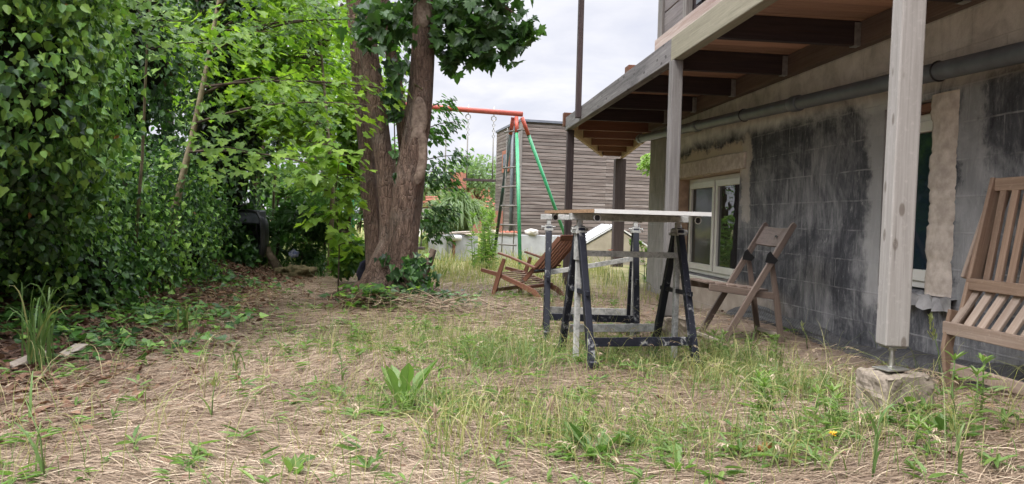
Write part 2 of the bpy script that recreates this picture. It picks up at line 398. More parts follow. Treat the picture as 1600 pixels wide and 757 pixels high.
# ------------------------------------------------------------------ house (local: y runs along the wall away from the camera, -x is outward)
HTH = math.atan(.11)
HO = Vector((2.85, 0, 0))
def wall_mat():
    m, nt = newmat('blackened_block_wall'); t = NT(nt); o = t.n('ShaderNodeTexCoord').outputs['Object']
    s = t.n('ShaderNodeSeparateXYZ', ins={0: o}); y, z = s.outputs[1], s.outputs[2]
    uv = t.n('ShaderNodeCombineXYZ', ins={0: y, 1: z, 2: s.outputs[0]}).outputs[0]
    wob = t.n('ShaderNodeVectorMath', operation='ADD', ins={0: uv, 1: t.n('ShaderNodeVectorMath', operation='SCALE', ins={0: t.n('ShaderNodeTexNoise', ins={'Vector': uv, 'Scale': 9.0}).outputs['Color'], 'Scale': .012}).outputs[0]}).outputs[0]
    br = t.n('ShaderNodeTexBrick', offset=.5, ins={'Vector': wob, 'Scale': 1.0, 'Mortar Size': .006, 'Mortar Smooth': .4, 'Brick Width': .5, 'Row Height': .2, 'Color1': (.25, .25, .25, 1), 'Color2': (.75, .75, .75, 1)})
    joint = br.outputs['Fac']; blk = br.outputs['Color']
    streak = t.noise(t.mapv(uv, (6, 1.3, 9)), 1.5, 7, .72, 1.1)
    streak2 = t.noise(t.mapv(uv, (24, 6.5, 20)), 1.2, 7, .8, .9)
    cloud = t.noise(uv, 1.5, 7, .66, .8)
    fine = t.noise(uv, 60, 5, .7)
    mixf = t.math('ADD', t.math('MULTIPLY', streak, .36), t.math('ADD', t.math('MULTIPLY', streak2, .26), t.math('MULTIPLY', cloud, .44)))
    dark = t.ramp(mixf, [(.43, (.032, .032, .036)), (.52, (.075, .075, .078)), (.58, (.15, .147, .145)), (.64, (.26, .25, .24)), (.72, (.45, .43, .40))])
    dark = t.mix(t.math('MULTIPLY', t.ramp(cloud, [(.50, 0.0), (.68, 1.0)]), .5), dark, (.24, .235, .23))
    dark = t.mix(t.math('MULTIPLY', t.ramp(streak2, [(.60, 0.0), (.68, 1.0)]), .6), dark, (.42, .40, .375))
    dark = t.mix(t.math('MULTIPLY', t.math('SUBTRACT', blk, .45), .12), dark, (.05, .05, .052))
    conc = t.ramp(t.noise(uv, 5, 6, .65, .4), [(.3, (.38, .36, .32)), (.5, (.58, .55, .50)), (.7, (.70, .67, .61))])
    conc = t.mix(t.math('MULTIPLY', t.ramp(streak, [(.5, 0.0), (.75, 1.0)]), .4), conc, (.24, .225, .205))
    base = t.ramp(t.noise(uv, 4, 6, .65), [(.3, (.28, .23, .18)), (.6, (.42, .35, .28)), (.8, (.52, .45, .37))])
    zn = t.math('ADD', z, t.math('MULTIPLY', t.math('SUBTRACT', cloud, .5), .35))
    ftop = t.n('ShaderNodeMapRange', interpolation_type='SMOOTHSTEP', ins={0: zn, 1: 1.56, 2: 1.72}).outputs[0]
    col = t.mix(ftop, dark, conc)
    # paler plinth under the far window, cleaner grey render at the far corner, mortar smears round the openings
    fb = t.math('MULTIPLY', t.n('ShaderNodeMapRange', interpolation_type='SMOOTHSTEP', ins={0: zn, 1: .30, 2: .16}).outputs[0],
                t.n('ShaderNodeMapRange', interpolation_type='SMOOTHSTEP', ins={0: y, 1: 5.6, 2: 6.9}).outputs[0])
    col = t.mix(fb, col, base)
    fc = t.n('ShaderNodeMapRange', interpolation_type='SMOOTHSTEP', ins={0: t.math('ADD', y, t.math('MULTIPLY', cloud, .5)), 1: 8.85, 2: 9.05}).outputs[0]
    col = t.mix(fc, col, t.ramp(streak, [(.3, (.17, .16, .15)), (.55, (.29, .27, .25)), (.75, (.40, .375, .345))]))
    def smear(y0, y1, z0, z1, soft, c, k):
        nonlocal col
        w = t.math('MULTIPLY', t.math('SUBTRACT', t.noise(uv, 4, 7, .7), .5), .42)
        yy = t.math('ADD', y, w); zz = t.math('ADD', z, w)
        f = None
        for src, a, b in ((yy, y0 - soft, y0), (yy, y1 + soft, y1), (zz, z0 - soft, z0), (zz, z1 + soft, z1)):
            g = t.n('ShaderNodeMapRange', interpolation_type='SMOOTHSTEP', ins={0: src, 1: a, 2: b}).outputs[0]
            f = g if f is None else t.math('MULTIPLY', f, g)
        col = t.mix(t.math('MULTIPLY', f, k), col, c)
    smear(6.76, 8.95, 1.30, 1.54, .07, (.50, .41, .30), .85)
    smear(6.72, 6.86, .9, 1.58, .05, (.42, .375, .32), .7)
    smear(4.62, 4.85, .35, 1.75, .10, (.40, .385, .36), .65)
    smear(3.90, 4.03, .3, 1.6, .06, (.33, .32, .305), .5)
    col = t.mix(t.math('MULTIPLY', t.math('MULTIPLY', joint, t.ramp(t.noise(uv, 7, 3, .6), [(.40, 0.0), (.60, 1.0)])), .45), col, (.33, .32, .305))
    col = t.mix(t.math('MULTIPLY', t.ramp(fine, [(.60, 0.0), (.75, 1.0)]), .35), col, (.33, .315, .30))
    h = t.math('ADD', t.math('MULTIPLY', streak2, .4), t.math('ADD', t.math('MULTIPLY', fine, .5), t.math('MULTIPLY', joint, .5)))
    t.out(t.bsdf(col, .92, 0, .2, t.bump(h, .55, .008))); return m
M_WALL = wall_mat()
M_MORTAR = plain('beige_mortar', (.55, .47, .39), .95, 0, .15, .12, 18, (.36, .30, .245), 1.0)
M_REVEAL = plain('raw_orange_block', (.55, .39, .27), .95, 0, .15, .2, 12, (.36, .25, .175), .8)

house = thing('house', 'two-storey house with blackened block wall below and dark timber upstairs', 'house', HO, HTH)
# wall as panels around two openings, 0.3 m thick
W = MB()
Y0, Y1, ZT = -3.0, 9.80, 3.0
OPF = (6.93, 8.66, .27, 1.32)      # far window opening
OPN = (4.20, 4.74, .45, 1.56)      # near window opening
def wpanel(y0, y1, z0, z1): W.add([(0, y0, z0), (0, y1, z0), (0, y1, z1), (0, y0, z1), (.3, y0, z0), (.3, y1, z0), (.3, y1, z1), (.3, y0, z1)],
        [(0, 3, 2, 1), (4, 5, 6, 7), (0, 1, 5, 4), (3, 7, 6, 2), (0, 4, 7, 3), (1, 2, 6, 5)], [(0, y0, z0)] * 8)
wpanel(Y0, OPN[0], -.5, ZT); wpanel(OPN[0], OPN[1], -.5, OPN[2]); wpanel(OPN[0], OPN[1], OPN[3], ZT)
wpanel(OPN[1], OPF[0], -.5, ZT); wpanel(OPF[0], OPF[1], -.5, OPF[2]); wpanel(OPF[0], OPF[1], OPF[3], ZT); wpanel(OPF[1], Y1, -.5, ZT)
W.box((.3, Y1 - .3, -.5), (6.5, Y1, ZT)); W.box((.302, Y0, -.5), (6.5, Y0 + .3, ZT)); W.box((6.2, Y0 + .3, -.5), (6.5, Y1 - .3, ZT))
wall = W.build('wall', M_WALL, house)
# mortar lining of the far reveal + lintel strip
r = MB(); r.add([(.004, OPF[1] - .004, .27), (.13, OPF[1] - .004, .27), (.13, OPF[1] - .004, 1.32), (.004, OPF[1] - .004, 1.32)], [(0, 1, 2, 3)], [(0, 0, 0)] * 4)
r.build('window_reveal', M_REVEAL, house)
l = MB().strip([(-.004, 6.80, 1.405), (-.012, 7.3, 1.41), (-.006, 8.0, 1.415), (-.012, 8.5, 1.41), (-.004, 8.8, 1.40)], [.03, .034, .03, .036, .03], [.15, .17, .16, .17, .13])
l.build('window_lintel', M_MORTAR, house, bevel=.01)
def window(y0, y1, z0, z1, x, sashes, mats, label=None, fw=.062):
    f = MB()
    f.box((x, y0, z0), (x + .07, y1, z0 + fw)); f.box((x, y0, z1 - fw), (x + .07, y1, z1))
    f.box((x + .002, y0, z0 + fw), (x + .068, y0 + fw, z1 - fw)); f.box((x + .002, y1 - fw, z0 + fw), (x + .068, y1, z1 - fw))
    w = f.build('window', M_PVC, house, bevel=.006)
    n = len(sashes)
    for (a, b), gm in zip(sashes, mats):
        s = MB(); k = .058
        s.box((x - .014, a, z0 + fw - .02), (x + .05, b, z0 + fw + k - .01)); s.box((x - .014, a, z1 - fw - k + .01), (x + .05, b, z1 - fw + .02))
        s.box((x - .012, a, z0 + fw + k - .01), (x + .048, a + k, z1 - fw - k + .01)); s.box((x - .012, b - k, z0 + fw + k - .01), (x + .048, b, z1 - fw - k + .01))
        so = s.build('sash', M_PVC, w, bevel=.005)
        p = MB(); p.box((x + .012, a + k - .006, z0 + fw + k - .016), (x + .03, b - k + .006, z1 - fw - k + .016))
        p.build('pane', gm, w)
    if label: w['label'] = label
    return w
window(6.965, 8.55, .275, 1.316, .10, [(7.027 - .02, 7.73), (7.77, 8.488 + .02)], [M_GLASS, M_GLASS_DULL], 'white two-sash window reflecting trees')
MB().box((-.03, 6.90, .225), (.10, 8.6, .266)).build('window_sill', M_PVC, house, bevel=.006)
window(4.16, 4.70, .46, 1.50, .09, [(4.222 - .02, 4.638 + .02)], [M_GLASS_BLUE], 'narrow white window with dark blue glass')
MB().box((.05, 4.205, 1.505), (.12, 4.735, 1.552)).build('window_header', M_JOIST_RED, house)
# rough masonry strip in front of the near window edge
rg = MB(); zz = np.linspace(.44, 1.575, 60)
ptsw = []
vs, fs, gs = [], [], []
for i, z in enumerate(zz):
    crs = int((z - .44) / .2); jag = .008 * math.sin(crs * 2.7) + .004 * mnoise.noise(Vector((0, 3.1, z * 14))) + .005 * mnoise.noise(Vector((5, 1, z * 41)))
    jag2 = .008 * mnoise.noise(Vector((9, 2, z * 7)))
    a, b = 4.285 + jag, 4.06 + jag2
    bump = -.016 - .010 * mnoise.noise(Vector((2, 8, z * 9))) - .006 * mnoise.noise(Vector((2, 8, z * 37))) + .012 * max(0, 1 - min(abs(z - q) for q in (.64, .84, 1.04, 1.24)) / .014)
    ring = [(.09, a, z), (bump + .012, a, z), (bump, a - .03, z), (bump - .006, (a + b) / 2, z), (bump + .006, b + .03, z), (.006, b, z)]
    vs += ring; gs += [(z, 0, 0)] * 6
    if i:
        q = 6 * (i - 1)
        for j in range(5): fs.append((q + j, q + j + 1, q + 6 + j + 1, q + 6 + j))
fs += [tuple(range(6)), tuple(reversed(range(6 * 59, 6 * 60)))]
rg.add(vs, fs, gs, 0, True); rg.build('masonry_edge', M_MORTAR, house)
# torn flashing under the near window
tf = MB(); vs = []; fs = []
for i in range(9):
    y = 4.42 - i * .05; hh = .035 + .025 * mnoise.noise(Vector((i * .9, 0, 0)))
    vs += [(-.012 - .03 * abs(math.sin(i * 1.7)), y, .435 + .012 * math.sin(i * 2)), (-.05 - .03 * math.sin(i * 2.3), y, .40 - hh), (.003, y, .438)]
    if i: q = 3 * (i - 1); fs += [(q, q + 1, q + 4, q + 3), (q + 2, q, q + 3, q + 5)]
tf.add(vs, fs, vs); tf.build('torn_flashing', M_TORN, house)
# upper storey: sill plank, cladding boards, corner post, dark opening
MB().box((-.06, Y0, 2.86), (.08, 9.56, 3.13)).build('sill_plank', M_PLANK_PINK, house, bevel=.006)
cl = MB()
for k in range(9):
    z = 3.14 + k * .30
    cl.box((.0, 8.62, z), (.05, 9.38, z + .285)); cl.box((.0, Y0, z), (.05, 7.2, z + .285))
    cl.box((.05, 9.43, z), (6.4, 9.48, z + .285))
cl.build('upper_cladding', M_CLAD, house, bevel=.006)
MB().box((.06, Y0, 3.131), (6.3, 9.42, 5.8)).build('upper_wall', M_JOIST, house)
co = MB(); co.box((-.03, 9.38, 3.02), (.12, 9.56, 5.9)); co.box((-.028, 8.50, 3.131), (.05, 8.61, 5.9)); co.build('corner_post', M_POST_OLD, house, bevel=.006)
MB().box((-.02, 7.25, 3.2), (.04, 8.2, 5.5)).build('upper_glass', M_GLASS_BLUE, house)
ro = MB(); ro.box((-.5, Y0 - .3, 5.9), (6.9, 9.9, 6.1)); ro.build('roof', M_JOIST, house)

# ------------------------------------------------------------------ timber deck on posts
deck = thing('timber_deck', 'raised timber deck on posts running along the blackened wall', 'deck', HO, HTH)
ZB = 2.0
A_ = (-1.09, 9.98); B_ = (.20, 13.45); C_ = (.62, 13.50)
b1 = MB(); b1.box((-1.105, 5.66, ZB), (-1.03, 10.0, ZB + .172)); b1.build('edge_beam', M_BEAM, deck, bevel=.006)
b2 = MB(); b2.box((-1.107, -1.5, ZB), (-1.032, 5.655, ZB + .172)); bb = b2.build('edge_beam', M_BEAM_NEW, deck, bevel=.006); bb['label'] = 'newer yellow-green length of edge beam'
MB().box((-.07, -1.5, ZB), (-.004, 9.7, ZB + .16)).build('wall_ledger', M_LEDGER, deck, bevel=.004)
tr = MB(); tr.bar((A_[0] + .07, A_[1] + .03, ZB + .06), (B_[0], B_[1], ZB + .075), .045, .17); tr.build('end_beam', M_TRIM, deck, bevel=.004)
tr = MB(); tr.bar((C_[0] - .05, C_[1], ZB + .055), (.03, 9.84, ZB + .05), .05, .17); tr.build('end_beam', M_TRIM, deck, bevel=.004)
def xline(p, q, y): return p[0] + (q[0] - p[0]) * (y - p[1]) / (q[1] - p[1])
for k, y in enumerate([-.05, .95, 1.95, 2.95, 3.95, 4.95, 5.95, 6.95, 7.97, 8.93]):
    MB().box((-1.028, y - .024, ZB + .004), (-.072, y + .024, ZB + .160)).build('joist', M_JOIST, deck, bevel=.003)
    h = MB(); h.box((-.115, y - .029, ZB + .0), (-.071, y - .0265, ZB + .15)); h.box((-.115, y + .0265, ZB + .0), (-.071, y + .029, ZB + .15)); h.box((-.115, y - .029, ZB - .0015), (-.071, y + .029, ZB + .0012))
    h.build('joist_hanger', M_GALV, deck)
for y in (9.85, 10.7, 11.65, 12.55, 13.3):
    x0 = xline((A_[0] + .10, A_[1]), B_, max(y, 10.0)); x1 = xline((.03, 9.62), C_, y) if y > 9.7 else -.0
    MB().box((x0 + .03, y - .024, ZB + .0), (x1 - .035, y + .024, ZB + .160)).build('joist', M_JOIST_RED, deck, bevel=.003)
db = MB()
y = -1.5
while y < 9.9:
    db.box((-1.04, y, ZB + .163), (-.01, y + .138, ZB + .186)); y += .142
while y < 13.4:
    db.box((xline(A_, B_, max(y, 9.98)) + .05, y, ZB + .163), (xline((.0, 9.62), C_, y) - .0, y + .138, ZB + .186)); y += .142
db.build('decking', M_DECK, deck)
def post(x, y, zb, zt, w, d, m, label=None, name='post', rot=0.0, lean=0.0):
    p = MB(); p.bar((x, y, zb), (x + lean, y, zt), w, d, up=(math.sin(rot), math.cos(rot), 0)); o = p.build(name, m, deck, bevel=.006)
    if label: o['label'] = label
    return o
zl = lambda x, y: G(*(Matrix.Translation(HO) @ Matrix.Rotation(HTH, 4, 'Z') @ Vector((x, y, 0))).to_2d())
post(-1.085, 2.94, .365, ZB - .002, .088, .088, M_POST_NEW, 'pale new post standing on an adjustable metal foot', rot=rad(9), lean=.018)
post(-1.075, 5.62, .13, ZB - .002, .082, .082, M_POST_OLD)
post(-1.045, 9.92, -.1, ZB - .002, .09, .09, M_POST_DARK)
post(.52, 13.40, -.1, ZB - .045, .19, .16, M_POST_DARK, 'thick dark post at the far corner')
post(-1.137, 8.97, ZB + .03, 4.6, .062, .075, M_POST_DARK, 'tall thin upright bolted to the beam', 'upright')
MB().box((-1.13, 9.96, ZB + .06), (-1.0, 10.06, ZB + .235)).build('beam_end_block', M_JOIST_RED, deck, bevel=.004)
MB().box((-1.06, 7.02, ZB + .189), (-.98, 7.16, ZB + .26)).build('offcut_block', M_JOIST_RED, deck, bevel=.004)
ft = MB(); ft.box((-1.118, 2.905, .358), (-1.048, 2.975, .364)); ft.rod((-1.083, 2.94, .28), (-1.083, 2.94, .358), .010, 12); ft.rod((-1.083, 2.94, .346), (-1.083, 2.94, .3575), .017, 6)
ft.bar((-1.135, 2.93, .276), (-1.03, 2.95, .277), .085, .006); ft.rod((-1.083, 2.94, .2785), (-1.083, 2.94, .287), .016, 6)
ft.build('adjustable_foot', M_STEEL, deck, bevel=.0015)
def hworld(x, y, z): return TM[deck.name] @ Vector((x, y, z))
def footing(x, y, zt, sx, sy, label, seed):
    w = hworld(x, y, 0); g = G(w.x, w.y) - .05
    t = thing('footing_block', label, 'concrete block', (w.x, w.y, g), HTH + .1)
    bm = bmesh.new(); bmesh.ops.create_cube(bm, size=1); bmesh.ops.subdivide_edges(bm, edges=bm.edges[:], cuts=15, use_grid_fill=True)
    m = MB(); vs = []
    for v in bm.verts:
        p = v.co; n_ = mnoise.noise(p * 5 + Vector((seed, 0, 0))) * .014 + mnoise.noise(p * 14 + Vector((0, seed, 0))) * .005
        k = 1 - .03 * (abs(p.x * 2) ** 8 + abs(p.y * 2) ** 8) * .5
        vs.append((p.x * sx * k + n_ * (abs(p.x) > .49) , p.y * sy * k + n_ * (abs(p.y) > .49), (p.z + .5) * (zt - g) + n_ * (p.z > .49) * .8 - .006 - .03 * (p.z > .49) * max(0, abs(p.x) * 2 - .8) * (1 + 2 * mnoise.noise(p * 4))))
    m.add(vs, [[v.index for v in f.verts] for f in bm.faces], vs, 0, True); bm.free()
    m.build('block', M_CONC, t, smooth=False); return t
footing(-1.075, 2.93, .268, .205, .18, 'rough pale concrete block under the metal foot of the new post', 3)
footing(-1.045, 5.60, .128, .20, .2, 'small grey concrete block under the grey post behind the trestles', 8)

# drain pipe
pipe = thing('drain_pipe', 'grey plastic drain pipe clipped along the top of the blackened wall', 'pipe', HO, HTH)
def pz(y): return 1.49 + .0435 * y
P = MB(); P.tube([(-.12, yy, pz(yy)) for yy in np.linspace(-2, 9.92, 12)], .050, 20); P.build('pipe_run', M_PIPE, pipe)
for yy in (2.6, 5.6, 7.7, 9.78):
    c = MB(); c.tube([(-.12, yy, pz(yy)), (-.12, yy + .02, pz(yy + .02)), (-.12, yy + .11, pz(yy + .11)), (-.12, yy + .13, pz(yy + .13))], [.054, .060, .060, .054], 20); c.build('pipe_socket', M_PIPE, pipe)
for yy in (1.2, 4.08, 6.6, 8.6):
    c = MB(); c.torus((-.12, yy, pz(yy)), (0, 1, .04), .052, .006, 20, 6); c.rod((-.07, yy, pz(yy)), (.0, yy, pz(yy)), .006, 6); c.build('pipe_clip', M_BLACKPL, pipe)

# studded drainage membrane at the foot of the wall
memb = MB(); n = 620; rows = 9; vs, fs = [], []
for i in range(n):
    y = 1.2 + 5.7 * i / (n - 1); w = hworld(0, y, 0); g = G(w.x, w.y)
    hh = .11 + .03 * math.sin(y * 2.3) + .02 * math.sin(y * 6.1)
    for j in range(rows):
        s_ = j / (rows - 1); st = .006 if (i % 4 in (0, 1)) and (j % 2) else 0
        st += .006 * math.sin(y * 5 + j)
        vs.append((-.10 - .05 * math.sin(y * 1.9) * (1 - s_) + .085 * s_ ** 1.6 - st, y, g - .02 + hh * s_))
    if i:
        for j in range(rows - 1):
            q = (i - 1) * rows + j; fs.append((q, q + rows, q + rows + 1, q + 1))
memb.add([tuple(TM[house.name] @ Vector(v)) for v in vs], fs, vs)
mo = memb.build('drainage_membrane', M_MEMB); sol = mo.modifiers.new('thick', 'SOLIDIFY'); sol.thickness = .004
tag(mo, 'black studded drainage membrane along the foot of the house wall', 'membrane')
# ------------------------------------------------------------------ trestles and board
def trestle(loc, rz, label, rail, legdz=(0, 0, 0, 0), halfs=(.305, .30)):
    t = thing('trestle', label, 'trestle', loc, rz, 'metal trestles carrying the board')
    L, S = halfs
    for i, sx in enumerate((-1, 1)):
        x = sx * L
        for j, sy in enumerate((-1, 1)):
            m = MB(); m.bar((x, sy * .022, .775), (x, sy * S, .0 + legdz[2 * i + j]), .040, .040)
            m.bar((x, sy * (S + .0), .0 + legdz[2 * i + j]), (x, sy * (S + .006), .035), .045, .048)
            m.build('leg', M_LEG, t, bevel=.003)
        m = MB(); m.bar((x + sx * .001, 0, -.01), (x, 0, .812), .030, .034, up=(0, 1, 0)); m.build('inner_strut', M_STRUT, t, bevel=.003)
        m = MB(); m.bar((x - .002, -.215, .40), (x - .002, .215, .40), .018, .026); m.build('leg_spreader', M_LEG, t, bevel=.002)
        m = MB(); m.box((x - .032, -.055, .735), (x + .032, .055, .752)); m.box((x - .026, -.045, .752), (x + .026, .045, .775)); m.rod((x - .05, -.01, .762), (x + .05, -.01, .762), .006); m.torus((x + sx * .05, -.01, .755), (1, 0, 0), .014, .003)
        m.box((x - .024, -.026, .58), (x + .024, .026, .735)) if sx < 0 else m.rod((x + .03, .0, .765), (x + .035, .03, .795), .004)
        m.build('head_clamp', M_STRUT, t, bevel=.002)
    for sy in (-1, 1):
        m = MB(); y = sy * S * .845; m.bar((-L + .017, y, .135), (L - .017, y, .135), .016, .05)
        o = m.build('crossbar', M_LEG if sy < 0 else M_STRUT, t, bevel=.002)
    m = MB(); m.bar((-L - .06, 0, .833), (L + .06, 0, .833), .045, .038); m.build('top_bar', M_STRUT, t, bevel=.003)
    m = MB(); m.bar((-L - .0, -.022, rail[0]), (L + .02, -.022, rail[1]), .012, .034); m.build('telescopic_rail', M_STRUT, t, bevel=.002)
    return t
def mid(a, b): return ((a[0] + b[0]) / 2, (a[1] + b[1]) / 2)
TR = rad(12.5)
tz = lambda x, y: G(x, y) - .005
trestle((.70, 4.44, .0), TR, 'nearer paint-splattered metal trestle under the front edge of the board', (.62, .615), (-.06,) * 4, halfs=(.312, .315))
trestle((.575, 5.36, .0), TR - rad(14), 'farther paint-splattered metal trestle under the back edge of the board beside the deck chair', (.43, .555), (-.05,) * 4, halfs=(.312, .24))
tb = thing('board', 'white-edged worktop board with small casters lying on two trestles', 'board', (.436, 3.95, .853), rad(12.5))
BW, BD = .675, 1.02
m = MB(); m.box((0.001, 0.004, .0), (BW, BD, .020)); m.build('panel', plain('grey_laminate', (.30, .29, .275), .5, 0, .4, .1, 6), tb)
m = MB(); m.box((-.001, -.002, -.001), (BW + .001, .0035, .021)); m.build('front_edge', M_WHITEPL, tb)
m = MB(); m.box((-.003, .0045, .0005), (.0005, BD, .0198)); m.build('raw_edge', plain('raw_chipboard', (.34, .215, .125), .9, 0, .2, .2, 120), tb)
for x, y in ((.035, .07), (BW - .05, .07), (.035, BD - .12), (BW - .05, BD - .12)):
    c = MB(); c.box((x - .022, y - .022, -.004), (x + .022, y + .022, -.0005))
    for s in (-1, 1): c.box((x + s * .015 - .002, y - .014, -.030), (x + s * .015 + .002, y + .014, -.004))
    co_ = c.build('caster', M_GALV, tb, bevel=.001)
    w = MB(); w.tube([(x, y - .010, -.026), (x, y - .008, -.026), (x, y + .008, -.026), (x, y + .010, -.026)], [.017, .020, .020, .017], 18); pass
    w.build('wheel', M_BLACKPL, co_)
    w = MB(); w.torus((x, y - .012, -.026), (0, 1, 0), .0185, .0026, 20, 6); w.build('wheel_rim', M_WHITEPL, co_)
# pairs of pale marks: white half-rim of the visible casters
# ------------------------------------------------------------------ brown folding chair (local x runs from front foot to back, y along width)
fc = thing('folding_chair', 'mauve-brown wooden folding chair standing open in front of the house wall', 'chair', (1.44, 5.08, -.05), rad(8))
fc.scale = (1.02, 1.02, 1.04)
CW = .40
def sweep_side(y):
    m = MB(); m.strip([(0, y, .0), (.30, y, .50), (.50, y, .83), (.515, y, .845)], .022, [.044, .044, .042, .03], up=(0, 0, 1)); return m
sweep_side(0).build('front_leg', M_BISTRO, fc, bevel=.004); sweep_side(CW).build('front_leg', M_BISTRO, fc, bevel=.004)
for y in (.028, CW - .028):
    m = MB(); m.strip([(.365, y, .605), (.42, y, .3), (.47, y, -.02)], .022, [.03, .042, .038], up=(1, 0, 0)); m.build('rear_leg', M_BISTRO, fc, bevel=.004)
    h = MB(); yy = y - .045 if y < .1 else y - .017
    h.prism([(.30, .585), (.37, .575), (.395, .60), (.365, .625), (.335, .66), (.315, .64)], 0, .006)
    h.v = [(a, (y - .044) + c, b) for a, b, c in h.v]; h.build('hinge_plate', M_BLACKPL, fc)
    for q in ((.385, .598), (.342, .645), (.325, .59)): pass
bk = MB(); vs, fs = [], []
for i in range(11):
    y = .012 + (CW - .024) * i / 10; cv = .035 * math.sin(math.pi * i / 10)
    for dx, z in ((0, .70), (.075, .825), (.087, .818), (.012, .692)): vs.append((.42 + dx + cv * .9, y, z - cv * .5 + (.006 * math.sin(math.pi * i / 10))))
    if i:
        for j in range(4): fs.append((4 * (i - 1) + j, 4 * (i - 1) + (j + 1) % 4, 4 * i + (j + 1) % 4, 4 * i + j))
fs += [(3, 2, 1, 0), (40, 41, 42, 43)]
bk.add(vs, fs, [(v[1], v[2], v[0]) for v in vs]); bk.build('backrest', M_BISTRO, fc, bevel=.002)
ho = MB(); ho.tube([(.488, .19, .757), (.4885, .19, .758)], .016, 14); 
ho.v = [(.4895 + (v[2] - .757) * .6 - .012, v[1], v[2]) for v in ho.v]
ho.build('grip_hole_dark_disc', M_BLACKPL, fc)  # flat dark disc on the backrest, shade of a hole put into colour
m = MB(); m.bar((-.07, .03, .412), (.43, .03, .352), .020, .046); m.build('seat_rail', M_BISTRO, fc, bevel=.004)
m = MB(); m.bar((-.07, CW - .03, .412), (.43, CW - .03, .352), .020, .046); m.build('seat_rail', M_BISTRO, fc, bevel=.004)
m = MB()
for k in range(6):
    x = -.085 + k * .077; z = .438 - .12 * (x + .07) ; m.bar((x + .03, .0415, z), (x + .03, CW - .0415, z), .064, .014)
m.build('seat', M_BISTRO, fc, bevel=.003)
m = MB(); m.bar((.0, .01, .055), (.0, CW - .01, .055), .02, .022); m.build('stretcher', M_BOARD_GREY, fc, bevel=.003)
m = MB(); m.bar((.455, .04, .09), (.455, CW - .04, .09), .02, .024); m.build('stretcher', M_BOARD_GREY, fc, bevel=.003)

# ------------------------------------------------------------------ reclining deck chair behind the trestles (f forward, w to its left, z up)
dcp = at(772, 463, 7.75)
fd = Vector((-.86, .51, 0)); wd = Vector((.51, .86, 0))
dc = thing('deck_chair', 'reddish slatted wooden deck chair standing in the grass beyond the trestles', 'chair', (dcp.x, dcp.y, G(dcp.x, dcp.y)), 0)
def DC(f, w, z): p = fd * f + wd * w; return (p.x, p.y, z)
DW = .50
for w in (0, DW):
    MB().strip([DC(.17, w + .0, .275), DC(-.05, w, .235), DC(-.30, w, .15), DC(-.48, w, .08), DC(-.57, w, .0)], .022, [.035, .045, .05, .06, .04]).build('seat_rail', M_TEAK, dc, bevel=.004)
    ww = w - .027 if w == 0 else w + .027
    MB().strip([DC(-.13, ww, .405), DC(-.07, ww, .24), DC(.0, ww, .0)], .022, [.035, .05, .045], up=fd).build('leg', M_TEAK, dc, bevel=.004)
    MB().strip([DC(-.06, ww, .462), DC(-.2, ww, .428), DC(-.5, ww, .33)], [.05, .05, .045], .020).build('armrest', M_TEAK, dc, bevel=.004)
    wi = w + .03 if w == 0 else w - .03
    MB().bar(DC(-.34, wi, .19), DC(-.735, wi, .645), .022, .045, up=DC(1, 0, 1)).build('back_post', M_TEAK, dc, bevel=.004)
m = MB()
for k in range(6):
    w = .065 + k * (DW - .13) / 5; m.bar(DC(-.45, w, .30), DC(-.72, w, .615), .046, .012, up=DC(.7, 0, .7))
m.bar(DC(-.735, .02, .640), DC(-.735, DW - .02, .640), .014, .075, up=DC(-.5, 0, .6)); m.bar(DC(-.45, .04, .295), DC(-.45, DW - .04, .295), .014, .06, up=DC(-.5, 0, .6))
m.build('backrest', M_TEAK, dc, bevel=.003)
m = MB()
for k in range(8):
    f = -.02 - k * .052; m.bar(DC(f, .02, .252 + f * .28), DC(f, DW - .02, .252 + f * .28), .044, .012, up=(fd * .28 + Vector((0, 0, 1))))
m.build('seat', M_TEAK_GREY, dc, bevel=.003)
m = MB(); m.bar(DC(-.02, -.02, .075), DC(-.02, DW + .02, .075), .02, .04); m.build('cross_rail', M_TEAK, dc, bevel=.003)
m = MB(); m.rod(DC(-.50, -.04, .30), DC(-.50, DW + .04, .30), .012); m.build('pivot_rod', M_BLACKPL, dc)
m = MB(); m.bar(DC(-.42, .0, .13), DC(-.42, DW, .13), .02, .035); m.build('cross_rail', M_TEAK, dc, bevel=.003)

# ------------------------------------------------------------------ folded lounge chair leaning by the wall (house frame: t out of wall)
lc0 = TM[house.name] @ Vector((-.3, 3.62, 0)); lg = G(lc0.x, lc0.y)
lch = thing('slatted_chair', 'worn folded slatted wooden chair leaning upright against the house wall', 'chair', (lc0.x, lc0.y, lg), HTH)
LW = .60
def Q(a, t, z): return (-(t - .30), -a, z)     # a toward the camera along the wall, t out of the wall
for a in (0, LW):
    MB().strip([Q(a, .30, 0.0), Q(a, .335, .10), Q(a, .35, .20), Q(a, .335, .30), Q(a, .32, .385)], .026, [.06, .052, .05, .052, .05], up=(1, 0, 0)).build('leg', M_LOUNGE, lch, bevel=.004)
    k = .03 if a == 0 else -.03
    MB().bar(Q(a + k, .30, .30), Q(a + k, .15, 1.02), .026, .058, up=(1, 0, 0)).build('back_post', M_LOUNGE, lch, bevel=.004)
    MB().bar(Q(a + k - .02, .25, .53), Q(a + k - .028 , .10, .99), .022, .10, up=(1, 0, 0)).build('rear_frame', M_TEAK_GREY, lch, bevel=.004)
m = MB(); m.bar(Q(-.02, .352, .30), Q(LW + .02, .352, .30), .024, .06); m.build('front_rail', M_TEAK_GREY, lch, bevel=.004)
m = MB(); m.bar(Q(.014, .33, .105), Q(LW - .014, .33, .105), .022, .055); m.build('lower_rail', M_TEAK_GREY, lch, bevel=.004)
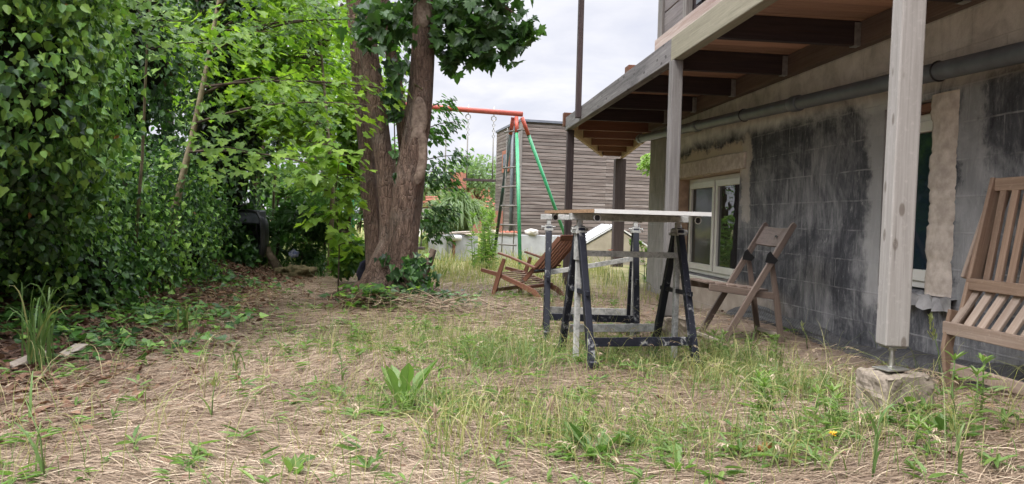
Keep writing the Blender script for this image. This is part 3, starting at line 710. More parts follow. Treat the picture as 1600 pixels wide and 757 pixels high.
m = MB(); m.bar(Q(.043, .162, .99), Q(LW - .043, .162, .99), .026, .062); m.build('top_rail', M_LOUNGE, lch, bevel=.004)
m = MB(); m.bar(Q(.02, .272, .515), Q(LW - .02, .272, .515), .022, .055); m.build('back_rail', M_LOUNGE, lch, bevel=.004)
m = MB(); nS = 7
for k in range(nS):
    a = .085 + k * (LW - .17) / (nS - 1); m.bar(Q(a, .225, .535), Q(a + .012, .165, .962), .040, .016, up=(1, 0, 0))
m.build('backrest', M_LOUNGE, lch, bevel=.003)
m = MB()
for k in range(nS):
    a = .045 + k * (LW - .10) / (nS - 1); m.bar(Q(a - .0, .345, .325), Q(a + .015, .235, .505), .046, .016, up=(1, 0, 0))
m.build('seat', M_TEAK_GREY, lch, bevel=.003)

# ------------------------------------------------------------------ swing set
swp = at(807, 178, 13.2); swl = at(547, 158, 12.4)
sw = thing('swing_frame', 'red and green metal swing frame standing beyond the maple trunk', 'swing frame', (swp.x, swp.y, G(swp.x, swp.y)), 0)
def SWb(build, name, m): return build.build(name, m, sw, world=True)
AX = (swl - swp).normalized()
e1 = swp - AX * .11
SWb(MB().rod(e1, swl + AX * .1, .046, 14), 'top_beam', M_RED)
def SWleg(a, b, m, r=.031):
    a = Vector(a); b = Vector(b); b = Vector((b.x, b.y, G(b.x, b.y) - .03)); k = a.lerp(b, .11)
    leg = SWb(MB().rod(k, b, r, 12), 'leg', m)
    MB().rod(a, k, r + .004, 12).build('leg_socket', M_RED, leg, world=True)
ap = swp - Vector((0, 0, .06))
lf = at(813, 425, 12.35); SWleg(ap + Vector((.0, -.02, 0)), lf, M_GREEN)
lr = at(900, 420, 14.2); SWleg(ap + Vector((.10, .02, 0)), lr, M_GREEN)
lk = at(770, 408, 14.0); SWleg(ap + Vector((-.06, .03, 0)), lk, M_GREEN_DK)
al = swl - Vector((0, 0, .06))
ll = at(552, 420, 11.7); SWleg(al, ll, M_GREEN)
ll = at(520, 405, 13.4); SWleg(al + Vector((-.05, .03, 0)), ll, M_GREEN)
def beam_at(px):
    best = min((swp.lerp(swl, k / 400) for k in range(401)), key=lambda p: abs(proj(p)[0] - px)); return best
def proj(p):
    d = Vector(p) - CAMP; w = d.dot(_f); return 800 + FPX * d.dot(_r) / w, 378.5 - FPX * d.dot(_u) / w
def hung(name, label, cat, pxs, zb, barname=None, rr=.012, ov=.06):
    pts = [beam_at(p) if isinstance(p, (int, float)) else p for p in pxs]
    b = sum(pts, Vector()) / len(pts); t = thing(name, label, cat, (b.x, b.y, b.z), 0)
    for p in pts:
        c = MB(); c.rod(p + Vector((0, 0, .09)), p - Vector((0, 0, .075)), .008, 6); c.torus(p - Vector((0, 0, .115)), (0, 1, 0), .042, .009); c.build('ring', M_STEEL, t, world=True)
        c = MB(); 
        for q in range(6): c.torus(p - Vector((0, 0, .185 + q * .048)), (0, 1, 0) if q % 2 else (1, 0, 0), .022, .006, 10, 5)
        c.build('chain', M_STEEL, t, world=True)
        MB().rod(p - Vector((0, 0, .46)), Vector((p.x, p.y, zb)), rr, 6).build('rope', M_ROPE, t, world=True)
    if barname:
        a, c_ = pts[0], pts[-1]; k = (c_ - a).normalized() * ov
        m = MB(); m.bar(Vector((a.x, a.y, zb)) - k, Vector((c_.x, c_.y, zb)) + k, .16 if barname == 'seat' else .05, .045); m.build(barname, M_POST_DARK, t, world=True, bevel=.004)
    return t
hung('trapeze_bar', 'dark trapeze bar on two ropes hanging high under the red swing beam', 'trapeze', [732, 772], at(750, 282, 13.05).z, 'bar')
hung('rope_swing', 'plank swing seat hanging low behind the maple trunk', 'swing', [663, 628], at(660, 388, 12.8).z, 'seat')
hung('climbing_rope', 'single rope hanging from the red swing beam beside the tree', 'rope', [698], at(698, 300, 12.9).z)
lad = thing('rope_ladder', 'rope ladder with wooden rungs hanging inside the swing legs', 'rope ladder', (swp.x, swp.y, swp.z), 0)
la, lb = at(793, 200, 13.35), at(811, 202, 13.05)
bz = at(800, 395, 13.2).z
for p in (la, lb): MB().tube([Vector(p), Vector((p.x - .02, p.y, (p.z + bz) / 2)), Vector((p.x - .05, p.y, bz))], .009, 6).build('rope', M_ROPE, lad, world=True)
for py in (205, 262, 292, 322, 352, 383):
    z = at(800, py, 13.2).z; k = (la.z - z) / (la.z - bz) * .05
    MB().rod(Vector((la.x - k - .05, la.y + .08, z)), Vector((lb.x - k + .05, lb.y - .08, z)), .016, 8).build('rung', M_POST_OLD, lad, world=True)

# ------------------------------------------------------------------ shed
sc_ = at(815, 188, 18.0); SH = sc_.z
sa = math.atan2(.63, 2.5)
shed = thing('garden_shed', 'tall shed clad in weathered horizontal brown boards beyond the swing frame', 'shed', (sc_.x, sc_.y, 0), sa)
M_SHED = wood('weathered_brown_boards', (.072, .055, .049), (.165, .135, .122), (.33, .30, .28), .85, False, .5, .7)
sb = MB(); z = .1; k = 0
while z < SH - .05:
    h = min(.085, SH - .03 - z)
    for xx, ln in ((0, 2.2), (2.2, 2.4)): sb.box((xx + .002, -.022 + .004 * (k % 3 == 0), z), (xx + ln, .0, z + h - .014))
    for yy, ln in ((.03, 2.55),): sb.box((-.022, yy, z), (.0, yy + ln, z + h - .010))
    sb.box((4.6, .0, z), (4.622, 2.58, z + h - .010))
    z += h; k += 1
sb.build('cladding', M_SHED, shed)
m = MB(); m.box((.001, .001, 0), (4.599, 2.579, SH - .04)); m.build('core_wall', plain('dark_felt', (.035, .03, .03), .9), shed)
m = MB(); m.box((-.05, -.06, SH - .035), (4.66, 2.62, SH + .02)); m.build('roof', plain('grey_roof_edge', (.13, .14, .17), .5, .2, .5, .1, 5), shed)
m = MB(); m.box((-.045, -.045, .1), (.02, .02, SH - .036)); m.build('corner_trim', M_POST_OLD, shed)
def sbx(y0, y1, z0, z1):
    w = MB(); w.box((-.05, y0, z0), (-.024, y1, z1)); o = w.build('window', plain('rust_red_frame', (.30, .10, .055), .7), shed, bevel=.004)
    g = MB(); g.box((-.055, y0 + .12, z0 + .12), (-.045, y1 - .12, z1 - .1)); g.build('pane', M_GLASS, o)
sbx(1.0, 1.75, 2.05, 2.62)
m = MB(); m.box((-.05, 1.5, .1), (-.024, 2.4, 1.05)); m.build('door', plain('red_brown_door', (.28, .095, .06), .7), shed, bevel=.004)
m = MB(); m.rod((-.09, .45, .1), (-.09, .45, SH - .1), .045, 10); m.build('downpipe', M_PIPE, shed)

# ------------------------------------------------------------------ low walls and cold frame
def lowwall(name, label, cat, p0, p1, th, zt, mat, cap=None):
    g = min(G(*p0), G(*p1)) - .1
    c = ((p0[0] + p1[0]) / 2, (p0[1] + p1[1]) / 2); a = math.atan2(p1[1] - p0[1], p1[0] - p0[0]); L = math.hypot(p1[0] - p0[0], p1[1] - p0[1])
    t = thing(name, label, cat, (c[0], c[1], g), a)
    m = MB(); m.box((-L / 2, -th / 2, 0), (L / 2, th / 2, zt - g)); m.build('wall', mat, t, bevel=.01)
    if cap:
        m = MB(); m.box((-L / 2 + cap[0], -th / 2 - .03, zt - g + .002), (-L / 2 + cap[1], th / 2 + .03, zt - g + .035)); m.build('coping', M_BOARD_GREY, t, bevel=.005)
    return t
M_REND = plain('pale_grey_render', (.40, .41, .42), .9, 0, .2, .10, 3.5, (.29, .295, .295), .3)
pA = at(768, 372, 14.9); pB = at(960, 372, 15.4)
lowwall('retaining_wall', 'low pale grey wall with a brown plank and white rock on top, before the shed', 'wall', (pA.x, pA.y), (pB.x, pB.y), .2, at(800, 367, 14.9).z, M_REND, (0, .5))
def rock(px, py, D, r, label, mat, seed, name='rock'):
    p = at(px, py, D); t = thing(name, label, 'rock', (p.x, p.y, p.z), 0)
    MB().blob((0, 0, 0), r, 3, .35, 1.5, seed).build('stone', mat, t); return t
rock(831, 363, 15, (.14, .1, .07), 'white rock sitting on the low grey wall', M_GRAVELW, 4)
rock(772, 364, 15, (.09, .08, .07), 'smaller pale rock at the left end of the low grey wall', M_STONE, 9)
for i, px in enumerate((786, 793, 800, 805)):
    p = at(px, 366, 14.95); t = thing('brick_piece', ['leftmost red brick piece in the row on the low wall', 'second red brick piece from the left on the low wall', 'third red brick piece from the left on the low wall', 'red brick piece nearest the white rock on the low wall'][i], 'brick', (p.x, p.y, p.z + .03), .3 * i, 'red brick pieces on the low wall')
    MB().blob((0, 0, 0), (.06, .05, .035), 2, .2, 2, i).build('piece', M_BRICKRED, t)
pC = at(703, 372, 14.0); pD = at(747, 372, 14.3)
bx = thing('garden_box', 'low grey garden box with a board lid and plank sticking out left', 'garden box', (pC.x, pC.y, 0), math.atan2(pD.y - pC.y, pD.x - pC.x))
zt = at(720, 369, 14).z; Lb = (pD - pC).length
m = MB(); m.box((.12, 0, -.1), (Lb, .04, zt)); m.box((0, .0, -.1), (.05, 1.0, zt - .002)); m.box((Lb - .05, .042, -.1), (Lb, 1.0, zt - .002)); m.box((.052, .96, -.1), (Lb - .052, 1.0, zt - .002)); m.build('side_panel', M_REND, bx, bevel=.005)
m = MB(); m.box((.06, -.03, -.1), (.10, .02, zt - .03)); m.build('post', M_JOIST_RED, bx)
m = MB(); m.bar((-.45, -.05, zt + .02), (.45, .1, zt + .075), .2, .03); m.bar((.2, .1, zt + .03), (Lb + .03, .5, zt + .03), .5, .02); m.build('lid', M_BOARD_GREY, bx, bevel=.004)
m = MB(); m.rod((.0, -.06, zt - .04), (.2, -.06, zt - .04), .05, 12); m.build('white_tube', M_WHITEPL, bx)
# cold frame: low gable with white sheets
cf0 = at(912, 405, 14.3)
cf = thing('cold_frame', 'garden cold frame with sloping white cover sheets behind the trestles', 'cold frame', (cf0.x, cf0.y, G(cf0.x, cf0.y) - .05), rad(8))
zA = at(912, 385, 14.3).z - cf.location.z; zR = at(962, 356, 14.3).z - cf.location.z
wr = .62; dp = 1.1
m = MB(); m.add([(0, 0, 0), (2 * wr, 0, 0), (2 * wr, 0, zA), (wr, 0, zR), (0, 0, zA), (0, dp, 0), (2 * wr, dp, 0), (2 * wr, dp, zA), (wr, dp, zR), (0, dp, zA)],
   [(0, 1, 2, 3, 4), (9, 8, 7, 6, 5), (0, 4, 9, 5), (1, 6, 7, 2)], [(0, 0, 0)] * 10); m.build('end_wall', plain('beige_board', (.42, .375, .30), .85, 0, .2, .1, 4), cf)
m = MB(); m.add([(-.05, -.02, zA - .0), (wr, -.02, zR + .03), (wr, dp + .0, zR + .03), (-.05, dp, zA), (-.05, -.02, zA + .03), (wr, -.02, zR + .06), (wr, dp, zR + .06), (-.05, dp, zA + .03)], [(3, 2, 1, 0), (4, 5, 6, 7), (0, 1, 5, 4), (3, 7, 6, 2), (0, 4, 7, 3)], [(0, 0, 0)] * 8)
m.add([(2 * wr + .05, -.02, zA), (wr + .002, -.02, zR + .03), (wr + .002, dp, zR + .03), (2 * wr + .05, dp, zA), (2 * wr + .05, -.02, zA + .03), (wr + .002, -.02, zR + .06), (wr + .002, dp, zR + .06), (2 * wr + .05, dp, zA + .03)], [(0, 1, 2, 3), (7, 6, 5, 4), (4, 5, 1, 0), (2, 6, 7, 3), (0, 3, 7, 4)], [(0, 0, 0)] * 8); m.build('cover_sheet', M_LIDW, cf)
m = MB()
for k in (.0, .36, .72, 1.06): m.bar((-.05, k, zA + .037), (wr, k, zR + .067), .03, .012)
m.build('glazing_bar', plain('grey_bar', (.2, .2, .2), .6), cf)

# ------------------------------------------------------------------ houses beyond the garden
M_BRK = plain('red_brick_wall', (.33, .15, .10), .9, 0, .2, .15, 14)
M_TILE = plain('red_roof_tiles', (.34, .12, .075), .85, 0, .2, .14, 10, (.22, .085, .06), .5)
def far_house(px, D, w, d, hz, rz_, rot, label):
    p = at(px, 350, D); t = thing('brick_house', label, 'house', (p.x, p.y, 0), rot)
    m = MB(); m.box((-w / 2, -d / 2, -.2), (w / 2, d / 2, hz)); m.add([(-w / 2, -d / 2, hz), (-w / 2, d / 2, hz), (-w / 2, 0, rz_)], [(0, 2, 1)], [(0, 0, 0)] * 3); m.add([(w / 2, -d / 2, hz), (w / 2, d / 2, hz), (w / 2, 0, rz_)], [(0, 1, 2)], [(0, 0, 0)] * 3); m.build('wall', M_BRK, t)
    m = MB(); e = .3
    for s in (-1, 1):
        n_ = 14
        for k in range(n_):   # courses of tiles
            a = k / n_; b = (k + 1) / n_; yy = lambda q: s * (d / 2 + e) * (1 - q); zz_ = lambda q: hz - .2 + (rz_ + .1 - hz + .2) * q
            m.add([(-w / 2 - e, yy(a), zz_(a) + .06), (w / 2 + e, yy(a), zz_(a) + .06), (w / 2 + e, yy(b), zz_(b) + .0), (-w / 2 - e, yy(b), zz_(b) + .0)], [(0, 1, 2, 3) if s < 0 else (3, 2, 1, 0)], [(0, 0, 0)] * 4)
    r_ = m.build('roof', M_TILE, t)
    m = MB(); m.box((w * .28, -.3, rz_ - .5), (w * .28 + .6, .3, rz_ + .8)); m.build('chimney', M_BRK, r_)
    for k in (-.3, .25):
        m = MB(); m.box((w * k - .5, -d / 2 - .03, hz - 1.5), (w * k + .5, -d / 2 + .02, hz - .3)); o = m.build('window', M_WHITEPL, t); g = MB(); g.box((w * k - .42, -d / 2 - .04, hz - 1.42), (w * k + .42, -d / 2 - .031, hz - .38)); g.build('pane', M_GLASS, o)
    m = MB(); m.box((-.5, -d / 2 - .04, -.1), (.5, -d / 2 + .02, 2.0)); m.build('door', M_WHITEPL, t)
    return t
far_house(722, 52, 4.6, 5, .9, 2.25, rad(10), 'low red-tiled house roof seen above the shrub left of the shed')
far_house(668, 34, 4.0, 4, 1.55, 2.1, rad(-14), 'brick house with white door seen just right of the maple trunk')

# ------------------------------------------------------------------ dumped things under the trees
bp = onground(385, 418); bp = at(385, 418, 9.6)
bn = thing('garden_tub', 'black plastic barrow tub standing on end in the ivy', 'tub', (bp.x, bp.y, G(bp.x, bp.y)), rad(-20))
m = MB(); n = 20; vs, fs = [], []
prof = [(.30, .0, .66), (.27, .10, .62), (.22, .20, .54), (.16, .27, .46)]
for sc2, dy, hh in prof:
    for i in range(n):
        th = 2 * math.pi * i / n; ex = 4
        cx, cz = math.cos(th), math.sin(th); k = (abs(cx) ** ex + abs(cz) ** ex) ** (-1 / ex)
        vs.append((cx * k * sc2 * .75, dy, .36 + cz * k * hh * .5 ))
for k in range(3):
    for i in range(n): fs.append((k * n + i, k * n + (i + 1) % n, (k + 1) * n + (i + 1) % n, (k + 1) * n + i))
fs.append(tuple(3 * n + i for i in range(n)))
m.add(vs, fs, vs, 0, True); o = m.build('tub_shell', plain('dusty_black_plastic', (.035, .037, .04), .45, 0, .5, .2, 6), bn); s_ = o.modifiers.new('thick', 'SOLIDIFY'); s_.thickness = .012
m = MB(); m.tube([(vs[i][0] * 1.02, -.01, vs[i][2]) for i in list(range(n)) + [0]], .016, 8, cap=False); m.build('rim', M_BLACKPL, bn)
m = MB(); m.tube([(-.25, -.03, .02), (-.24, -.06, .35), (-.14, -.05, .72), (.0, -.03, .78)], .016, 8); m.tube([(.12, .1, .25), (.10, .05, .45), (.13, .08, .60)], .014, 8); m.build('handle', M_BLACKPL, bn)
m = MB(); m.box((-.2, -.005, .52), (.19, .14, .70)); m.build('lid_panel', plain('grey_dusty_plastic', (.10, .11, .12), .5, 0, .5, .2, 8), bn, bevel=.02)
lp = at(462, 416, 9.5)
lg_ = thing('mossy_log', 'thick mossy log lying under the shrubs beside the black tub', 'log', (lp.x, lp.y, G(lp.x, lp.y)), .15)
M_LOG = plain('mossy_bark', (.17, .135, .075), .95, 0, .1, .3, 22, (.045, .045, .02), 1.0)
m = MB(); m.blob((0, 0, .06), (.24, .13, .105), 4, .55, 1.7, 4); m.build('log', M_LOG, lg_)
lp = at(422, 398, 9.7)
st = thing('leaning_stump', 'short pale broken branch leaning between tub and log', 'branch', (lp.x, lp.y, G(lp.x, lp.y)), 0)
m = MB(); m.tube([(.12, 0, -.02), (0, .02, .18), (-.08, .05, .36)], [.06, .055, .03], 10, True, .3, 6); m.build('branch', plain('pale_bark', (.17, .13, .09), .95, 0, .1, .2, 12), st)
lp = at(459, 397, 9.9)
sk = thing('blue_bag', 'small crumpled blue and white bag behind the mossy log', 'bag', (lp.x, lp.y, lp.z), 0)
MB().blob((0, 0, 0), (.07, .05, .05), 3, .5, 2.4, 5).build('bag', plain('blue_white_plastic', (.03, .09, .35), .4, 0, .5, .1, 30, (.5, .5, .55)), sk)
lp = at(576, 405, 8.1)
cw = thing('dark_cloth', 'dark navy cloth hanging behind the foot of the maple trunk', 'cloth', (lp.x, lp.y, G(lp.x, lp.y)), 0)
m = MB(); vs, fs = [], []
for i in range(8):
    for j in range(9): vs.append((-.12 + .24 * i / 7 + .02 * math.sin(j), .03 * math.sin(i * 2.1 + j * .3), .02 + .34 * j / 8 - .06 * abs(i - 3.5) / 3.5 * (j / 8)))
for i in range(7):
    for j in range(8): fs.append((i * 9 + j, i * 9 + 9 + j, i * 9 + 10 + j, i * 9 + j + 1))
m.add(vs, fs, vs, 0, True); o = m.build('cloth', plain('navy_cloth', (.016, .018, .035), .9), cw); o.modifiers.new('thick', 'SOLIDIFY').thickness = .008
# planks in the litter
for (a, b, D0, lab) in (((12, 580), (70, 566), None, 'pale broken plank in the leaf litter beside the long-leaved clump'), ((95, 562), (128, 551), None, 'short plank end in the leaf litter under the ivy')):
    p = onground(*a); q = onground(*b); c = (p + q) / 2
    t = thing('plank', lab, 'plank', (c.x, c.y, G(c.x, c.y)), math.atan2(q.y - p.y, q.x - p.x)); L = (q - p).length
    m = MB(); m.bar((-L / 2, 0, .012), (L / 2, .0, .045), .07, .018); m.build('board', M_BOARD_GREY, t, bevel=.003)
p = onground(658, 440); p = at(662, 425, 7.0)
t = thing('broken_stake', 'short broken stump leaning right beside the maple trunk', 'stump', (p.x, p.y, G(p.x, p.y)), 0)
a = at(660, 432, 6.95) - Vector(t.location); b = at(676, 390, 6.95) - Vector(t.location)
m = MB(); m.tube([(a.x, 0, -.05), (a.x, 0, a.z), ((a.x + b.x) / 2, 0, (a.z + b.z) / 2), (b.x, 0, b.z)], [.045, .042, .04, .03], 9, True, .35, 2); m.build('stub', plain('grey_brown_bark', (.14, .105, .08), .95, 0, .1, .2, 14, None, .7), t)
# ------------------------------------------------------------------ leaf materials
L_IVY = leafmat('ivy_leaf', [(.0, (.010, .026, .010)), (.35, (.020, .052, .016)), (.65, (.055, .135, .026)), (.85, (.12, .24, .04)), (.97, (.20, .33, .06))], (1.5, 1.7, .9), .42, .42, .25)
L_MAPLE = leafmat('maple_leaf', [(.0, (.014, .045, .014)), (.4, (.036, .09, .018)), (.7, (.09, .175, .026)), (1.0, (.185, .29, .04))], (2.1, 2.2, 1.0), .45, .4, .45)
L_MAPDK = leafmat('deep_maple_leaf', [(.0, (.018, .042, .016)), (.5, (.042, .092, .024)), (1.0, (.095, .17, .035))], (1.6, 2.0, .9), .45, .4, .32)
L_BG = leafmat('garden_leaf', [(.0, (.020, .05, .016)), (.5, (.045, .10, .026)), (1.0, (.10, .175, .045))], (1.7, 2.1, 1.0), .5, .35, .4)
L_PALE = leafmat('pale_garden_leaf', [(.0, (.07, .12, .055)), (1.0, (.17, .23, .10))], (1.6, 1.8, 1.0), .55, .3, .4)
L_WEED = leafmat('weed_leaf', [(.0, (.06, .11, .03)), (.5, (.115, .185, .05)), (1.0, (.19, .27, .075))], (1.6, 2.0, .9), .5, .35, .35)
L_DRY = leafmat('dead_leaf', [(.0, (.06, .032, .022)), (.5, (.15, .085, .055)), (1.0, (.29, .19, .125))], (1.2, 1.0, .8), .8, .2, .15)
L_ORANGE = leafmat('orange_dead_leaf', [(.0, (.30, .15, .05)), (1.0, (.42, .24, .09))], (1.2, 1.0, .8), .7, .2, .3)
L_STRAW = leafmat('dry_straw', [(.0, (.11, .075, .052)), (.35, (.235, .170, .115)), (.7, (.36, .275, .19)), (1.0, (.52, .43, .31))], (1.1, 1.1, 1.0), .6, .3, .12)
L_GRASS = leafmat('grass_blade', [(.0, (.34, .29, .15)), (.3, (.26, .27, .10)), (.55, (.155, .20, .065)), (1.0, (.09, .16, .045))], (1.5, 1.7, .9), .5, .35, .3)
M_STALK = plain('green_stalk', (.11, .17, .05), .6, 0, .3, .1, 20)
M_TWIG = plain('brown_twig', (.10, .075, .055), .9, 0, .2, .2, 30)
M_SAPL = plain('light_sapling_bark', (.27, .22, .145), .85, 0, .2, .2, 16)
M_IVYCORE = plain('ivy_dark_core', (.020, .022, .012), 1.0, 0, .05, .2, 8)
def bark_mat():
    m, nt = newmat('maple_bark'); t = NT(nt); o = t.n('ShaderNodeTexCoord').outputs['Object']; g = t.attr('gc').outputs['Vector']
    s1 = t.noise(t.mapv(o, (13, 13, 3.0)), 1.6, 6, .7, .6); s2 = t.noise(o, 3.0, 4, .6, .5); vr = t.n('ShaderNodeTexVoronoi', feature='DISTANCE_TO_EDGE', ins={'Vector': t.n('ShaderNodeVectorMath', operation='ADD', ins={0: t.mapv(o, (34, 34, 9)), 1: t.n('ShaderNodeVectorMath', operation='SCALE', ins={0: t.n('ShaderNodeTexNoise', ins={'Vector': o, 'Scale': 12.0, 'Detail': 4.0}).outputs['Color'], 'Scale': 1.4}).outputs[0]}).outputs[0], 'Scale': 1.0}).outputs['Distance']; fis = t.ramp(vr, [(.0, 0.0), (.16, 1.0)]); s3 = t.noise(o, 70, 4, .7)
    col = t.ramp(s1, [(.30, (.055, .040, .033)), (.5, (.15, .098, .073)), (.72, (.265, .185, .14))])
    col = t.mix(t.math('MULTIPLY', t.math('SUBTRACT', 1.0, fis), .28), col, (.035, .025, .021))
    col = t.mix(t.math('MULTIPLY', t.ramp(s2, [(.48, 0.0), (.66, 1.0)]), .5), col, (.18, .15, .125))
    col = t.mix(t.math('MULTIPLY', t.ramp(s3, [(.62, 0.0), (.74, 1.0)]), .4), col, (.34, .30, .26))
    rg_ = t.n('ShaderNodeTexWave', wave_type='BANDS', bands_direction='Z', ins={'Vector': o, 'Scale': 2.0, 'Distortion': 6.0, 'Detail': 3.0, 'Detail Scale': 2.0}).outputs['Fac']
    col = t.mix(t.math('MULTIPLY', t.ramp(rg_, [(.90, 0.0), (.99, 1.0)]), .15), col, (.06, .042, .035))
    t.out(t.bsdf(col, .9, 0, .15, t.bump(t.math('ADD', t.math('ADD', s1, t.math('MULTIPLY', fis, .35)), t.math('MULTIPLY', s3, .4)), 1.0, .025))); return m
M_BARK = bark_mat()
M_SCAR = plain('bark_scar', (.27, .205, .16), .95, 0, .1, .2, 25, (.12, .085, .065), .8)

T_DOCKN = tmpl([(0, 0), (.02, .15), (.07, .24), (.045, .36), (.105, .45), (.065, .55), (.12, .68), (.10, .84), (0, 1.0)], .14, .22)
T_OVAL = tmpl([(0, 0), (.30, .10), (.40, .36), (.28, .68), (0, 1.0)], .10, .18)
def rnd(n, a, b): return RG.uniform(a, b, n)
def rvec(n, s=1.0): return RG.normal(0, s, (n, 3))

# ------------------------------------------------------------------ ivy masses (lobes covered with leaves)
def lobe_points(lobes, dens, jit=.30, zmin=True, inner=.62):
    Ps, Ns = [], []
    C = np.array([l[0] for l in lobes], float); R = np.array([l[1] for l in lobes], float)
    for c, r in zip(C, R):
        area = 4 * math.pi * (((r[0] * r[1]) ** 1.6 + (r[0] * r[2]) ** 1.6 + (r[1] * r[2]) ** 1.6) / 3) ** (1 / 1.6)
        n = int(area * dens); d = nrm(rvec(n)); Ps.append(c + d * r * (1 + RG.normal(0, jit * .35, (n, 1)) - np.abs(RG.normal(0, jit * .3, (n, 1))))); Ns.append(nrm(d / r))
    P = np.concatenate(Ps); N = np.concatenate(Ns)
    f = np.min((((P[:, None, :] - C[None]) / R[None]) ** 2).sum(2), 1)
    k = f > inner ** 2
    if zmin: k &= P[:, 2] > gz(P[:, 0], P[:, 1]) + .01
    return P[k], N[k]
def seen(P, N, lim=-.25):
    d = nrm(np.array(CAMP) - P); return (d * N).sum(1) > lim
def ivy_mass(name, label, cat, lobes, dens, size, young=.12, seedv=0, T=T_IVY, mat=None, orange=0, vbase=.30, twigs=0):
    base = lobes[0][0]; t = thing(name, label, cat, (base[0], base[1], G(base[0], base[1])), 0)
    P, N = lobe_points(lobes, dens)
    k = seen(P, N, -.5) ; P, N = P[k], N[k]; n = len(P)
    nn = nrm(N + rvec(n, .55) + np.array([0, 0, .35])); dn = nrm(np.array([0, 0, -1.0]) + N * .45 + rvec(n, .62))
    v = vbase + .26 * (fnoise(P[:, 0] * 1.0 + P[:, 1], P[:, 2] * 1.3, 2.1, seedv) - .5) + RG.normal(0, .14, n)
    tip = RG.random(n) < young * np.clip(fnoise(P[:, 1] + P[:, 0], P[:, 2], 2.6, seedv + 4) * 2 - .4, 0, 2)
    v = np.where(tip, rnd(n, .75, 1.0), v); P = P + N * np.where(tip, rnd(n, .02, .10), 0)[:, None]
    S = size * rnd(n, .38, 1.3)
    v = np.clip(v, 0, 1); o_ = RG.random(n) < .38
    for k_, T_, s_ in ((~o_, T, 1.0), (o_, T_OVAL, 1.15)): leaves('leaves', P[k_], dn[k_], nn[k_], S[k_] * s_, T_, mat or L_IVY, v[k_], t)
    if twigs:
        tw = MB(); q = RG.choice(n, twigs, replace=False)
        for k in q:
            a = Vector(P[k]) - Vector(N[k]) * .18; s_ = Vector(nrm(rvec(1))[0]) * .22; tw.tube([a - s_ * .5, a + Vector(N[k]) * .17 + Vector((0, 0, .03)), a + Vector(N[k]) * .20 + s_ + Vector((0, 0, -.08))], [.005, .004, .002], 4)
        tw.build('twigs', M_TWIG, t, world=True)
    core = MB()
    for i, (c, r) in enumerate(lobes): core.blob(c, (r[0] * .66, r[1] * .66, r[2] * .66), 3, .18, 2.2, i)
    core.build('stems', M_IVYCORE, t, world=True)  # dark solid lumps added inside the leaves to block light
    if orange:
        k = RG.choice(n, orange, replace=False); leaves('dead_leaf', P[k] + N[k] * .04, dn[k], nn[k], S[k] * 1.05, T_ELL, L_ORANGE, rnd(orange, 0, 1), t)
    return t
near = [((-2.92, 3.95, 1.5), (.72, .72, .70)), ((-2.85, 3.8, 2.35), (.74, .75, .75)), ((-3.25, 4.35, .95), (.72, .65, .62)), ((-3.25, 3.3, 2.0), (.75, .75, .95)), ((-3.3, 4.7, 1.7), (.7, .6, .7)), ((-3.45, 3.8, 1.1), (.8, .7, .8)), ((-3.3, 4.7, 2.6), (.7, .7, .7))]
ivy_mass('ivy_hedge', 'tall near bank of large-leaved ivy filling the left edge', 'ivy', near, 1750, .043, .42, 1, orange=24, vbase=.59)
bank = [((-3.55, 4.9, .55), (.75, .8, .68)), ((-3.75, 5.7, .62), (.85, .8, .78)), ((-3.95, 6.6, .7), (.95, .9, .78)), ((-4.05, 7.6, .75), (.95, .9, .78)), ((-4.3, 8.5, .75), (.9, .8, .72)), ((-3.15, 5.3, .3), (.45, .5, .36)), ((-3.35, 6.2, .32), (.5, .55, .38)), ((-3.45, 7.3, .38), (.5, .7, .40))]
ivy_mass('ivy_bank', 'low bank of dark glossy ivy between the near ivy and the black tub', 'ivy', bank, 1050, .043, .32, 2, vbase=.54, orange=12)
def col_lobes(x, y, z1, r, lean=0):
    return [((x + lean * z / z1 + .12 * math.sin(z * 2 + x), y + .1 * math.cos(z * 3), z), (r * (1 + .15 * math.sin(z * 2.3 + y)), r, .62)) for z in np.arange(.6, z1, .62)]
for i, (x, y, z1, r, lean, lab) in enumerate([
    (-5.0, 6.4, 5.6, .72, .1, 'ivy-covered trunk rising behind the near ivy bank'),
    (-4.45, 8.3, 5.9, .70, -.2, 'ivy-covered trunk rising above the middle of the low ivy bank'),
    (-3.85, 9.9, 5.2, .62, .1, 'ivy-covered trunk behind the pale slanting sapling and the tub'),
    (-6.6, 8.8, 6.5, 1.0, .1, 'broad ivy-covered tree in the dark depth behind the ivy bank')]):
    ivy_mass('ivy_clad_trunk', lab, 'tree', col_lobes(x, y, z1, r, lean), 300 if i < 3 else 180, .062, .05, 10 + i, vbase=.46)

